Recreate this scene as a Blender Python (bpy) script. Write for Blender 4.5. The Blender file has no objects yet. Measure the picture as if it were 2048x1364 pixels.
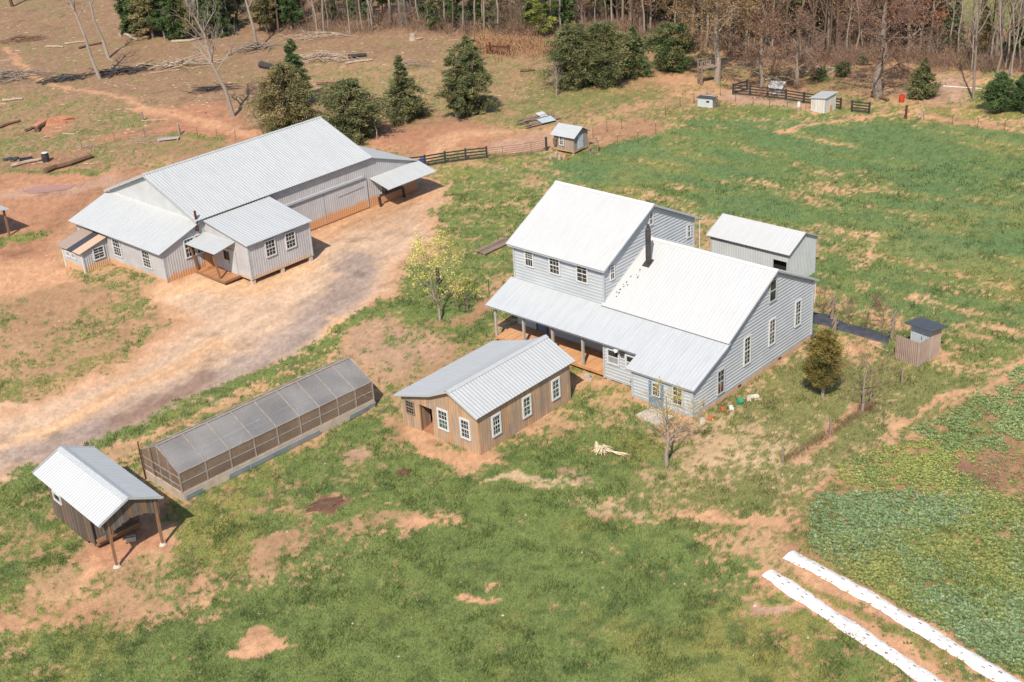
import bpy, math, random
import numpy as np
from mathutils import Vector, Matrix
R = math.radians
sc = bpy.context.scene
C = sc.collection
rnd = random.Random(7)
# ------------------------------------------------------------------ camera (solved from the photograph)
F, PITCH, ROLL, CH, CX, CY = 2651.68, 0.4530, -0.0630, 46.0, 1024.0, 682.0
fwd = np.array([0, math.cos(PITCH), -math.sin(PITCH)]); rgt = np.array([1.0, 0, 0]); upv = np.cross(rgt, fwd)
c_, s_ = math.cos(ROLL), math.sin(ROLL)
CR = c_*rgt + s_*upv; CU = -s_*rgt + c_*upv
CO = np.array([0, 0, CH])
cam = bpy.data.cameras.new('camera'); co = bpy.data.objects.new('camera', cam); C.objects.link(co)
cam.sensor_width = 36; cam.lens = F/2048*36; cam.clip_start = 0.5; cam.clip_end = 9000
M = Matrix.Identity(4)
for i in range(3):
    M[i][0] = CR[i]; M[i][1] = CU[i]; M[i][2] = -fwd[i]; M[i][3] = CO[i]
co.matrix_world = M
sc.camera = co

def ray(px, py): return (px-CX)/F*CR - (py-CY)/F*CU + fwd
def g(px, py, z=0.0):                       # a point of the photograph on the ground (or height z)
    d = ray(px, py); t = (z-CH)/d[2]; p = CO + d*t
    return Vector((p[0], p[1], z))
def proj(p):
    d = np.array(p, float)-CO; zc = d@fwd
    return CX+F*(d@CR)/zc, CY-F*(d@CU)/zc
def tall(px, py, py2):                       # height of an upright at (px,py) whose top is at row py2
    b = g(px, py); lo, hi = 0.0, 60.0
    for _ in range(40):
        m = (lo+hi)/2
        if proj((b.x, b.y, m))[1] > py2: lo = m
        else: hi = m
    return lo
def size_at(px, py): return (Vector(g(px, py))-Vector(CO)).length/F     # metres per photo pixel there

# ------------------------------------------------------------------ world and sun
EL, AZ = 47.0, 14.5                          # elevation; shadows fall 14.5 deg right of +Y
w = bpy.data.worlds.new('World'); sc.world = w; w.use_nodes = True
nt = w.node_tree; sky = nt.nodes.new('ShaderNodeTexSky'); sky.sky_type = 'NISHITA'; sky.sun_disc = False
sky.sun_elevation = R(EL); sky.sun_rotation = R(180+AZ)
sky.air_density = 1.0; sky.dust_density = 1.0; sky.ozone_density = 1.0
bg = nt.nodes['Background']; bg.inputs[1].default_value = 0.12
nt.links.new(sky.outputs[0], bg.inputs[0])
sl = bpy.data.lights.new('sun', 'SUN'); sl.energy = 4.5; sl.angle = R(0.5); sl.color = (1.0, 0.925, 0.80)
so = bpy.data.objects.new('sun', sl); C.objects.link(so)
a = R(AZ); e = R(EL)
sd = Vector((math.sin(a)*math.cos(e), math.cos(a)*math.cos(e), -math.sin(e)))
so.rotation_euler = sd.to_track_quat('-Z', 'Y').to_euler(); so.location = (0, 0, 80)
sc.view_settings.view_transform = 'Standard'; sc.view_settings.look = 'None'
sc.view_settings.exposure = 0.70; sc.view_settings.gamma = 1
sc.cycles.max_bounces = 6; sc.cycles.transparent_max_bounces = 8

# ------------------------------------------------------------------ materials
EXPO = 1.75
def lin(c): return tuple(((v/255)/12.92 if v <= 10 else ((v/255+0.055)/1.055)**2.4) for v in c)
def al(*c): return tuple(min(0.9, v/EXPO) for v in lin(c))    # a lit photo colour back to an albedo
def new_mat(name):
    m = bpy.data.materials.new(name); m.use_nodes = True
    n = m.node_tree; b = n.nodes['Principled BSDF']
    return m, n, b
def N(n, t, **kw):
    x = n.nodes.new('ShaderNode'+t)
    for k, v in kw.items(): setattr(x, k, v)
    return x
def mixc(n, fac, a, b, mode='MIX'):
    x = N(n, 'Mix', data_type='RGBA', blend_type=mode)
    for s, v in ((x.inputs[0], fac), (x.inputs[6], a), (x.inputs[7], b)):
        if hasattr(v, 'links'): n.links.new(v, s)
        elif isinstance(v, tuple): s.default_value = (*v[:3], 1)
        else: s.default_value = v
    return x.outputs[2]
def ramp(n, val, a, b, lo=0.0, hi=1.0):
    x = N(n, 'MapRange'); x.inputs[1].default_value = a; x.inputs[2].default_value = b
    x.inputs[3].default_value = lo; x.inputs[4].default_value = hi
    n.links.new(val, x.inputs[0]); return x.outputs[0]
def noise(n, vec, scale, detail=4, rough=0.6, stretch=None):
    t = N(n, 'TexNoise'); t.inputs['Scale'].default_value = scale; t.inputs['Detail'].default_value = detail
    t.inputs['Roughness'].default_value = rough
    if stretch:
        mp = N(n, 'Mapping'); mp.inputs['Scale'].default_value = stretch
        n.links.new(vec, mp.inputs[0]); vec = mp.outputs[0]
    n.links.new(vec, t.inputs['Vector']); return t.outputs['Fac']
def ocoord(n): return N(n, 'TexCoord').outputs['Object']
def mathn(n, op, a, b=None):
    x = N(n, 'Math', operation=op)
    for s, v in ((x.inputs[0], a), (x.inputs[1], b)):
        if v is None: continue
        if hasattr(v, 'links'): n.links.new(v, s)
        else: s.default_value = v
    return x.outputs[0]
def simple(name, c, c2=None, rough=0.7, metal=0.0, scale=6.0, stretch=None, spec=0.3, stain=None, stain_h=0.6, bump=0.0):
    m, n, b = new_mat(name); v = ocoord(n)
    c2 = c2 or tuple(x*0.8 for x in c)
    f = ramp(n, noise(n, v, scale, stretch=stretch), 0.3, 0.7)
    col = mixc(n, f, c, c2)
    if stain:                                # red clay splashed up the foot of the wall
        sp = N(n, 'SeparateXYZ'); n.links.new(v, sp.inputs[0])
        h = mathn(n, 'ADD', sp.outputs[2], mathn(n, 'MULTIPLY', noise(n, v, 1.6), -0.7))
        sf = ramp(n, h, stain_h-0.75, stain_h-0.4, 0.92, 0.0)
        col = mixc(n, sf, col, stain)
    n.links.new(col, b.inputs['Base Color'])
    b.inputs['Roughness'].default_value = rough; b.inputs['Metallic'].default_value = metal
    b.inputs['Specular IOR Level'].default_value = spec
    if bump:
        bp = N(n, 'Bump'); bp.inputs['Strength'].default_value = bump; bp.inputs['Distance'].default_value = 0.03
        n.links.new(noise(n, v, scale*3, stretch=stretch), bp.inputs['Height']); n.links.new(bp.outputs[0], b.inputs['Normal'])
    return m
def roof_mat(name, c, dirt, streak_dir, amount=0.35, metal=0.25, rough=0.42):
    m, n, b = new_mat(name); v = ocoord(n)
    st = (0.35, 5.0, 1.0) if streak_dir == 'x' else (5.0, 0.35, 1.0)
    f = ramp(n, noise(n, v, 1.0, 5, 0.65, st), 0.42, 0.75, 0, amount)
    f2 = ramp(n, noise(n, v, 0.35, 3), 0.35, 0.75, 0, amount*0.6)
    col = mixc(n, f2, mixc(n, f, c, dirt), tuple(x*0.86 for x in c))
    n.links.new(col, b.inputs['Base Color']); b.inputs['Metallic'].default_value = metal
    b.inputs['Specular IOR Level'].default_value = 0.4
    n.links.new(ramp(n, noise(n, v, 3.0), 0.3, 0.7, rough-0.08, rough+0.1), b.inputs['Roughness'])
    return m
def board_mat(name, cols, w=0.2, along='xy', grain='z', dark=0.55):
    """planks: every board its own tone, grain along it"""
    m, n, b = new_mat(name); v = ocoord(n)
    sp = N(n, 'SeparateXYZ'); n.links.new(v, sp.inputs[0])
    if along == 'xy': s = mathn(n, 'ADD', sp.outputs[0], sp.outputs[1])
    else: s = sp.outputs['xyz'.index(along)]
    q = mathn(n, 'DIVIDE', s, w)
    idx = mathn(n, 'FLOOR', q)
    wn = N(n, 'TexWhiteNoise', noise_dimensions='1D'); n.links.new(idx, wn.inputs['W'])
    wn2 = N(n, 'TexWhiteNoise', noise_dimensions='1D'); n.links.new(mathn(n, 'ADD', idx, 37.3), wn2.inputs['W'])
    st = {'z': (6, 6, 0.5), 'x': (0.5, 6, 6), 'y': (6, 0.5, 6)}[grain]
    gr = noise(n, v, 2.0, 5, 0.65, st)
    big = ramp(n, noise(n, v, 0.5, 4), 0.35, 0.65)
    c = mixc(n, big, cols[0], cols[1])
    c = mixc(n, mathn(n, 'MULTIPLY', wn.outputs[0], 0.85), c, cols[2])
    wn3 = N(n, 'TexWhiteNoise', noise_dimensions='1D'); n.links.new(mathn(n, 'ADD', idx, 91.7), wn3.inputs['W'])
    c = mixc(n, ramp(n, wn3.outputs[0], 0.55, 1.0, 0, 0.45), c, tuple(x*0.6 for x in cols[1]))
    c = mixc(n, ramp(n, wn2.outputs[0], 0.7, 1.0, 0, 0.6), c, cols[3] if len(cols) > 3 else cols[0])
    c = mixc(n, ramp(n, gr, 0.45, 0.75, 0, 0.6), c, tuple(x*dark for x in cols[1]))
    fr = mathn(n, 'FRACT', q)
    gap = ramp(n, fr, 0.0, 0.10, 0.9, 0)
    c = mixc(n, gap, c, tuple(x*0.25 for x in cols[1]))
    n.links.new(c, b.inputs['Base Color']); b.inputs['Roughness'].default_value = 0.8
    b.inputs['Specular IOR Level'].default_value = 0.2
    bp = N(n, 'Bump'); bp.inputs['Strength'].default_value = 0.5; bp.inputs['Distance'].default_value = 0.02
    n.links.new(gr, bp.inputs['Height']); n.links.new(bp.outputs[0], b.inputs['Normal'])
    return m
def tint_mat(name, rough=0.75, spec=0.15, trans=0.0):
    m, n, b = new_mat(name)
    at = N(n, 'Attribute', attribute_name='tint'); n.links.new(at.outputs['Color'], b.inputs['Base Color'])
    b.inputs['Roughness'].default_value = rough; b.inputs['Specular IOR Level'].default_value = spec
    if trans:
        tr = N(n, 'BsdfTranslucent'); n.links.new(at.outputs['Color'], tr.inputs[0])
        mx = N(n, 'MixShader'); mx.inputs[0].default_value = trans
        n.links.new(b.outputs[0], mx.inputs[1]); n.links.new(tr.outputs[0], mx.inputs[2])
        n.links.new(mx.outputs[0], n.nodes['Material Output'].inputs[0])
    return m
MT = {}
MT['roof_white'] = roof_mat('roof_white', al(221, 221, 221), al(190, 190, 188), 'y', 0.30, 0.1)
MT['roof_porch'] = roof_mat('roof_porch', al(216, 219, 222), al(180, 183, 185), 'y', 0.45, 0.15)
MT['roof_barn'] = roof_mat('roof_barn', al(209, 211, 212), al(176, 179, 182), 'y', 0.42, 0.12)
MT['roof_barn_lean'] = roof_mat('roof_barn_lean', al(211, 213, 214), al(178, 181, 184), 'x', 0.42, 0.12)
MT['roof_rib'] = roof_mat('roof_rib', al(212, 214, 215), al(178, 180, 181), 'y', 0.35, 0.15)
MT['roof_dark'] = roof_mat('roof_dark', al(96, 98, 102), al(74, 75, 78), 'y', 0.4, 0.3)
MT['trim_white'] = simple('trim_white', al(238, 238, 238), al(218, 218, 216), 0.5)
MT['fascia'] = simple('fascia', al(206, 210, 213), al(180, 184, 186), 0.5)
MT['siding'] = simple('siding', al(207, 210, 214), al(192, 196, 200), 0.5, 0.05, 0.6)
MT['metal_wall'] = simple('metal_wall', al(213, 209, 210), al(194, 190, 191), 0.5, 0.05, 0.8, stain=al(226, 162, 108), stain_h=1.25)
MT['metal_wall_low'] = simple('metal_wall_low', al(211, 208, 209), al(192, 189, 191), 0.5, 0.05, 0.8, stain=al(226, 176, 128), stain_h=0.95)
MT['metal_wall_clean'] = simple('metal_wall_clean', al(218, 221, 222), al(202, 206, 208), 0.5, 0.05, 0.8)
MT['foundation'] = simple('foundation', al(222, 204, 188), al(196, 170, 150), 0.9, 0, 2.0, bump=0.3, stain=al(222, 170, 130), stain_h=0.5)
MT['concrete'] = simple('concrete', al(224, 208, 192), al(194, 176, 160), 0.9, 0, 3.0, bump=0.3)
MT['deck'] = board_mat('deck', [al(234, 178, 130), al(222, 160, 112), al(238, 184, 136), al(244, 192, 146)], 0.14, 'x', 'y', 0.8)
MT['deck_edge'] = simple('deck_edge', al(228, 166, 116), al(208, 144, 98), 0.7, 0, 2.0)
MT['deck_old'] = board_mat('deck_old', [al(206, 148, 106), al(186, 126, 88), al(214, 160, 116)], 0.14, 'y', 'x', 0.8)
MT['post_grey'] = simple('post_grey', al(206, 198, 190), al(176, 166, 158), 0.8, 0, 4, (6, 6, 0.6))
MT['post_wood'] = simple('post_wood', al(168, 130, 98), al(140, 102, 74), 0.8, 0, 4, (6, 6, 0.6))
MT['post_weather'] = simple('post_weather', al(170, 150, 134), al(132, 112, 98), 0.85, 0, 5, (6, 6, 0.6))
MT['black_wood'] = simple('black_wood', (0.018, 0.017, 0.017), (0.035, 0.032, 0.03), 0.7, 0, 5)
MT['black_metal'] = simple('black_metal', (0.035, 0.033, 0.035), (0.07, 0.06, 0.06), 0.45, 0.3, 3)
MT['black_plastic'] = simple('black_plastic', (0.015, 0.015, 0.017), (0.03, 0.03, 0.032), 0.4, 0, 3, spec=0.5)
MT['fabric'] = simple('fabric', al(92, 92, 100), al(66, 66, 74), 0.55, 0, 1.5, bump=0.5, spec=0.4)
MT['blue_door'] = simple('blue_door', al(130, 152, 178), al(112, 134, 160), 0.6, 0, 3, (5, 5, 0.5))
MT['brown_trim'] = simple('brown_trim', al(126, 86, 64), None, 0.7)
MT['glass'] = None
m, n, b = new_mat('glass'); v = ocoord(n)
n.links.new(mixc(n, ramp(n, noise(n, v, 0.9), 0.4, 0.65), (0.012, 0.012, 0.013), (0.045, 0.045, 0.04)), b.inputs['Base Color'])
b.inputs['Roughness'].default_value = 0.06; b.inputs['Specular IOR Level'].default_value = 0.5; MT['glass'] = m
MT['glass_green'] = simple('glass_green', al(92, 116, 104), al(52, 70, 62), 0.1, 0, 2.5, spec=0.5)
MT['glass_red'] = simple('glass_red', al(126, 70, 48), al(64, 40, 34), 0.15, 0, 1.6, spec=0.5)
MT['screen'] = simple('screen', al(176, 178, 178), al(150, 152, 152), 0.6, 0, 2)
MT['interior_shade'] = simple('interior_shade', (0.012, 0.011, 0.01), (0.02, 0.018, 0.016), 0.9)  # near-black colour standing in for the shade behind openings
MT['wood_brown'] = board_mat('wood_brown', [al(228, 182, 136), al(176, 156, 140), al(202, 172, 146), al(216, 156, 104)], 0.24)
MT['wood_grey'] = board_mat('wood_grey', [al(124, 112, 104), al(98, 88, 82), al(142, 128, 116), al(168, 124, 86)], 0.2)
MT['wood_coop'] = board_mat('wood_coop', [al(182, 162, 148), al(166, 150, 140), al(196, 170, 146)], 0.3)
MT['wood_white'] = board_mat('wood_white', [al(236, 230, 222), al(222, 210, 196), al(238, 234, 228)], 0.35)
MT['plank_grey'] = board_mat('plank_grey', [al(172, 148, 132), al(140, 118, 104), al(188, 162, 142)], 0.18, 'y', 'x')
MT['gh_frame'] = simple('gh_frame', al(190, 178, 170), al(156, 138, 124), 0.7, 0, 3)
MT['gh_base'] = simple('gh_base', al(212, 196, 180), al(190, 168, 146), 0.9, 0, 1.5, bump=0.3)
MT['gh_peel'] = simple('gh_peel', al(196, 208, 214), al(170, 184, 190), 0.6, 0, 1.2)
def film(name, c, alpha_lo, alpha_hi, rough, spec):
    m, n, b = new_mat(name); v = ocoord(n)
    f = noise(n, v, 0.55, 5, 0.6)
    n.links.new(mixc(n, ramp(n, f, 0.35, 0.7), c[0], c[1]), b.inputs['Base Color'])
    b.inputs['Roughness'].default_value = rough; b.inputs['Specular IOR Level'].default_value = spec
    n.links.new(ramp(n, noise(n, v, 1.1, 4), 0.3, 0.7, alpha_lo, alpha_hi), b.inputs['Alpha'])
    return m
MT['film_roof'] = film('film_roof', (al(186, 183, 182), al(146, 143, 144)), 0.38, 0.66, 0.18, 0.45)
MT['film_side'] = film('film_side', (al(180, 154, 132), al(146, 124, 110)), 0.4, 0.7, 0.45, 0.25)
MT['rust'] = simple('rust', al(120, 70, 54), al(90, 50, 40), 0.8, 0.2, 6)
MT['pipe_gate'] = simple('pipe_gate', al(166, 128, 112), al(140, 106, 94), 0.6, 0.3, 6)
MT['bark_grey'] = simple('bark_grey', al(172, 156, 142), al(132, 116, 104), 0.9, 0, 5, (4, 4, 0.8), bump=0.4)
MT['bark_pale'] = simple('bark_pale', al(184, 170, 156), al(146, 130, 118), 0.9, 0, 5, (4, 4, 0.8), bump=0.4)
MT['bark_dark'] = simple('bark_dark', al(122, 100, 86), al(92, 74, 62), 0.9, 0, 5, (4, 4, 0.8), bump=0.4)
MT['twig_brown'] = simple('twig_brown', al(150, 122, 102), al(116, 92, 76), 0.9, 0, 2)
MT['log_pale'] = simple('log_pale', al(206, 186, 164), al(164, 142, 122), 0.9, 0, 3, bump=0.3)
MT['log_brown'] = simple('log_brown', al(140, 108, 88), al(100, 74, 60), 0.9, 0, 3, bump=0.3)
MT['char'] = simple('char', (0.02, 0.019, 0.02), (0.05, 0.045, 0.045), 0.9, 0, 3, bump=0.4)
MT['white_plain'] = simple('white_plain', al(244, 240, 234), al(226, 218, 210), 0.6, 0, 2)
MT['mulch_film'] = simple('mulch_film', (0.68, 0.68, 0.68), (0.46, 0.42, 0.38), 0.45, 0, 2.6, bump=0.8)
MT['tan_metal'] = simple('tan_metal', al(204, 180, 166), al(180, 154, 140), 0.5, 0.1, 1.0)
MT['green_plastic'] = simple('green_plastic', al(70, 168, 130), al(50, 140, 108), 0.5)
MT['orange_plastic'] = simple('orange_plastic', al(214, 74, 48), al(186, 60, 40), 0.5)
MT['blue_plastic'] = simple('blue_plastic', al(70, 110, 180), None, 0.5)
MT['terracotta'] = simple('terracotta', al(204, 124, 84), al(176, 100, 68), 0.85)
MT['water'] = simple('water', al(196, 146, 124), al(180, 130, 108), 0.3, 0, 1.0, spec=0.25)
MT['mound'] = simple('mound', al(128, 96, 76), al(98, 72, 58), 0.95, 0, 6, bump=0.8)
MT['green_post'] = simple('green_post', al(40, 84, 66), None, 0.6)
MT['leaf'] = tint_mat('leaf', 0.7, 0.2, 0.25)
MT['needle'] = tint_mat('needle', 0.8, 0.1, 0.15)
MT['tint'] = tint_mat('tint', 0.85, 0.1)

# ------------------------------------------------------------------ mesh builder and scene tree
def V(*p): return Vector(p)
class MB:
    def __init__(s): s.v, s.f, s.c = [], [], []
    def quad(s, *p):
        i = len(s.v); s.v += [tuple(q) for q in p]; s.f.append(tuple(range(i, i+len(p))))
    def obox(s, c, ax, ay, az, sx, sy, sz):
        c, ax, ay, az = Vector(c), Vector(ax)*sx/2, Vector(ay)*sy/2, Vector(az)*sz/2
        i = len(s.v)
        for k in range(8): s.v.append(tuple(c+ax*(1 if k & 1 else -1)+ay*(1 if k & 2 else -1)+az*(1 if k & 4 else -1)))
        for q in ((0, 2, 3, 1), (4, 5, 7, 6), (0, 1, 5, 4), (2, 6, 7, 3), (0, 4, 6, 2), (1, 3, 7, 5)): s.f.append(tuple(i+j for j in q))
    def box(s, x0, x1, y0, y1, z0, z1):
        s.obox(((x0+x1)/2, (y0+y1)/2, (z0+z1)/2), (1, 0, 0), (0, 1, 0), (0, 0, 1), abs(x1-x0), abs(y1-y0), abs(z1-z0))
    def beam(s, p, q, w, h=None, up=(0, 0, 1)):
        p, q = Vector(p), Vector(q); d = (q-p); L = d.length
        if L < 1e-6: return
        d /= L; u = Vector(up)
        if abs(d.dot(u)) > 0.95: u = Vector((1, 0, 0))
        sd_ = d.cross(u).normalized(); u = sd_.cross(d)
        s.obox((p+q)/2, d, sd_, u, L, w, h or w)
    def tube(s, pts, rad, n=6, cap=True):
        pts = [Vector(p) for p in pts]; i0 = len(s.v); k = len(pts)
        for j, p in enumerate(pts):
            d = (pts[min(j+1, k-1)]-pts[max(j-1, 0)]).normalized()
            u = Vector((0, 0, 1)) if abs(d.z) < 0.9 else Vector((1, 0, 0))
            a_ = d.cross(u).normalized(); b_ = d.cross(a_)
            r = rad[j] if hasattr(rad, '__len__') else rad
            for t in range(n):
                an = 2*math.pi*t/n; s.v.append(tuple(p+a_*math.cos(an)*r+b_*math.sin(an)*r))
        for j in range(k-1):
            for t in range(n):
                t2 = (t+1) % n; s.f.append((i0+j*n+t, i0+j*n+t2, i0+(j+1)*n+t2, i0+(j+1)*n+t))
        if cap:
            s.f.append(tuple(i0+t for t in range(n))[::-1]); s.f.append(tuple(i0+(k-1)*n+t for t in range(n)))
    def prism(s, poly, d):
        """polygon (list of points) pushed along d"""
        d = Vector(d); i = len(s.v); k = len(poly)
        s.v += [tuple(p) for p in poly]+[tuple(Vector(p)+d) for p in poly]
        s.f.append(tuple(range(i, i+k))[::-1]); s.f.append(tuple(range(i+k, i+2*k)))
        for j in range(k): s.f.append((i+j, i+(j+1) % k, i+k+(j+1) % k, i+k+j))
    def roof(s, A, B, C_, D, step=0.3, rib=0.07, dep=0.03, thick=0.05):
        """ribbed sheet; eave A-B, ridge D-C, ribs run from eave to ridge"""
        A, B, C_, D = map(Vector, (A, B, C_, D)); nrm = (B-A).cross(D-A).normalized()
        if nrm.z < 0: nrm = -nrm
        L = (B-A).length; ts = []; x = 0.0
        while x < L-1e-4:
            for dx, o in ((0, 0), (step-2*rib if step > 3*rib else step*0.3, 0), (step-1.5*rib if step > 3*rib else step*0.5, 1), (step-0.5*rib if step > 3*rib else step*0.8, 1)):
                if x+dx < L: ts.append(((x+dx)/L, o*dep))
            x += step
        ts.append((1.0, 0)); i = len(s.v)
        for t, o in ts:
            s.v.append(tuple(A.lerp(B, t)+nrm*o)); s.v.append(tuple(D.lerp(C_, t)+nrm*o))
        for j in range(len(ts)-1): s.f.append((i+2*j, i+2*j+2, i+2*j+3, i+2*j+1))
        k = len(ts); i2 = len(s.v)
        s.v += [tuple(p-nrm*thick) for p in (A, B, C_, D)]
        s.f.append((i2, i2+3, i2+2, i2+1))
        s.f.append((i2, i2+1)+tuple(i+2*j for j in range(k-1, -1, -1)))
        s.f.append((i2+2, i2+3)+tuple(i+2*j+1 for j in range(k)))
        s.f.append((i2+3, i2, i, i+1)); s.f.append((i2+1, i2+2, i+2*k-1, i+2*k-2))
    def vwall(s, o, d, nrm, s0, s1, zb, zt, step=0.3, rib=0.07, dep=0.028):
        """upright sheet with vertical ribs; zb, zt give bottom and top along it"""
        o, d, nrm = Vector(o), Vector(d), Vector(nrm)
        fb = zb if callable(zb) else (lambda q: zb); ft = zt if callable(zt) else (lambda q: zt)
        ss = []; x = s0
        while x < s1-1e-4:
            for dx, q in ((0, 0), (step-2*rib, 0), (step-1.5*rib, 1), (step-0.5*rib, 1)):
                if x+dx < s1: ss.append((x+dx, q*dep))
            x += step
        ss.append((s1, 0)); i = len(s.v)
        for x, q in ss:
            b_ = o+d*x+nrm*q
            s.v.append(tuple(b_+V(0, 0, fb(x)))); s.v.append(tuple(b_+V(0, 0, max(fb(x)+0.001, ft(x)))))
        for j in range(len(ss)-1): s.f.append((i+2*j, i+2*j+2, i+2*j+3, i+2*j+1))
    def hwall(s, o, d, nrm, z0, z1, lo, hi, step=0.26, bev=0.08, dep=0.04):
        """lap siding: courses with a sloping upper edge"""
        o, d, nrm = Vector(o), Vector(d), Vector(nrm)
        fl = lo if callable(lo) else (lambda q: lo); fh = hi if callable(hi) else (lambda q: hi)
        zs = []; z = z0
        while z < z1-1e-4:
            for dz, q in ((0, 0), (step-bev-0.006, 0), (step-bev, 1)):
                if z+dz < z1: zs.append((z+dz, q*dep))
            z += step
        zs.append((z1, 0)); i = len(s.v)
        for z, q in zs:
            l, h = fl(z), fh(z)
            if h < l: l = h = (l+h)/2
            s.v.append(tuple(o+d*l+nrm*q+V(0, 0, z))); s.v.append(tuple(o+d*h+nrm*q+V(0, 0, z)))
        for j in range(len(zs)-1): s.f.append((i+2*j, i+2*j+1, i+2*j+3, i+2*j+2))
    def build(s, name, mat, parent=None, loc=(0, 0, 0), rot=(0, 0, 0), smooth=False, tint=None):
        me = bpy.data.meshes.new(name); me.from_pydata(s.v, [], s.f); me.update()
        me.materials.append(MT[mat] if isinstance(mat, str) else mat)
        if smooth: me.polygons.foreach_set('use_smooth', [True]*len(me.polygons))
        if tint is not None:
            at = me.attributes.new('tint', 'FLOAT_COLOR', 'POINT')
            at.data.foreach_set('color', np.asarray(tint, np.float32).ravel())
        o = bpy.data.objects.new(name, me); C.objects.link(o); o.location = loc; o.rotation_euler = rot
        if parent: o.parent = parent
        return o
def tag(o, label=None, cat=None, group=None, kind=None):
    for k, v_ in (('label', label), ('category', cat), ('group', group), ('kind', kind)):
        if v_: o[k] = v_
    return o
def thing(name, label, cat, loc=(0, 0, 0), rz=0.0, group=None):
    o = bpy.data.objects.new(name, None); C.objects.link(o); o.location = loc; o.rotation_euler = (0, 0, rz)
    o.empty_display_size = 0.3
    return tag(o, label, cat, group)
def copy_tree(o, parent=None):
    c = o.copy(); C.objects.link(c)
    if parent: c.parent = parent
    for ch in [x for x in o.children]: copy_tree(ch, c)
    return c
def fast_mesh(name, verts, faces_n, mat, tint=None, parent=None, loc=(0, 0, 0)):
    """verts (N,k,3) array of separate k-gons"""
    verts = np.asarray(verts, np.float32); n_, k, _ = verts.shape
    me = bpy.data.meshes.new(name); me.vertices.add(n_*k); me.vertices.foreach_set('co', verts.ravel())
    me.loops.add(n_*k); me.loops.foreach_set('vertex_index', np.arange(n_*k, dtype=np.int32))
    me.polygons.add(n_); me.polygons.foreach_set('loop_start', np.arange(0, n_*k, k, dtype=np.int32))
    me.update(calc_edges=True); me.materials.append(MT[mat])
    if tint is not None:
        at = me.attributes.new('tint', 'FLOAT_COLOR', 'POINT')
        t = np.ones((n_*k, 4), np.float32); t[:, :3] = np.repeat(tint, k, 0); at.data.foreach_set('color', t.ravel())
    me.validate()
    o = bpy.data.objects.new(name, me); C.objects.link(o); o.location = loc
    if parent: o.parent = parent
    return o
def pieces(name, mat, parent, boxes):
    for b_ in boxes:
        m_ = MB(); m_.box(*b_); m_.build(name, mat, parent)
def window(parent, c, d, nrm, w_, h_, cols=3, top=2, bot=2, frame='trim_white', glass='glass', fw=0.1, glass2=None, name='window', split=0.5):
    d, nrm, c = Vector(d), Vector(nrm), Vector(c); up = V(0, 0, 1)
    m_ = MB()
    for sx in (-1, 1): m_.obox(c+d*sx*(w_-fw)/2+nrm*0.035, d, nrm, up, fw, 0.09, h_)
    for sz in (-1, 1): m_.obox(c+up*sz*(h_-fw)/2+nrm*0.037, d, nrm, up, w_-2*fw+0.01, 0.094, fw)
    iw, ih = w_-2*fw, h_-2*fw
    mid = c+up*ih*(0.5-split)
    if bot: m_.obox(mid+nrm*0.032, d, nrm, up, iw, 0.06, 0.06)
    mt = 0.026
    zones = [(c.z+ih/2, mid.z, top), (mid.z, c.z-ih/2, bot)] if bot else [(c.z+ih/2, c.z-ih/2, top)]
    for (za, zb, rows) in zones:
        if not rows or cols < 2 and rows < 2: continue
        for k in range(1, cols):
            m_.obox((c.x, c.y, (za+zb)/2)+(d*iw*(k/cols-0.5)).to_3d()+nrm*0.02 if False else Vector((c.x, c.y, (za+zb)/2))+d*iw*(k/cols-0.5)+nrm*0.022, d, nrm, up, mt, 0.03, abs(za-zb))
        for k in range(1, rows):
            m_.obox(Vector((c.x, c.y, za+(zb-za)*k/rows))+nrm*0.021, d, nrm, up, iw, 0.028, mt)
    fr_ = m_.build(name, frame, parent)
    p = MB()
    if glass2 and bot:
        p.obox(Vector((c.x, c.y, (c.z+ih/2+mid.z)/2))+nrm*0.012, d, nrm, up, iw, 0.012, abs(c.z+ih/2-mid.z)); p.build('pane', glass, fr_)
        p = MB(); p.obox(Vector((c.x, c.y, (c.z-ih/2+mid.z)/2))+nrm*0.012, d, nrm, up, iw, 0.012, abs(mid.z-(c.z-ih/2))); p.build('pane', glass2, fr_)
    else:
        p.obox(c+nrm*0.012, d, nrm, up, iw, 0.012, ih); p.build('pane', glass, fr_)
    return fr_
def blob(m_, c, rx, ry, rz, seed=0, n=8, rough=0.25):
    q = random.Random(seed); i = len(m_.v); k = max(4, n//2)
    for a_ in range(k+1):
        th = math.pi*a_/k
        for b_ in range(n):
            ph = 2*math.pi*b_/n; r = 1+q.uniform(-rough, rough)*(1 if 0 < a_ < k else 0)
            m_.v.append((c[0]+rx*r*math.sin(th)*math.cos(ph), c[1]+ry*r*math.sin(th)*math.sin(ph), c[2]+rz*r*math.cos(th)))
    for a_ in range(k):
        for b_ in range(n):
            b2 = (b_+1) % n; m_.f.append((i+a_*n+b_, i+(a_+1)*n+b_, i+(a_+1)*n+b2, i+a_*n+b2))
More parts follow.
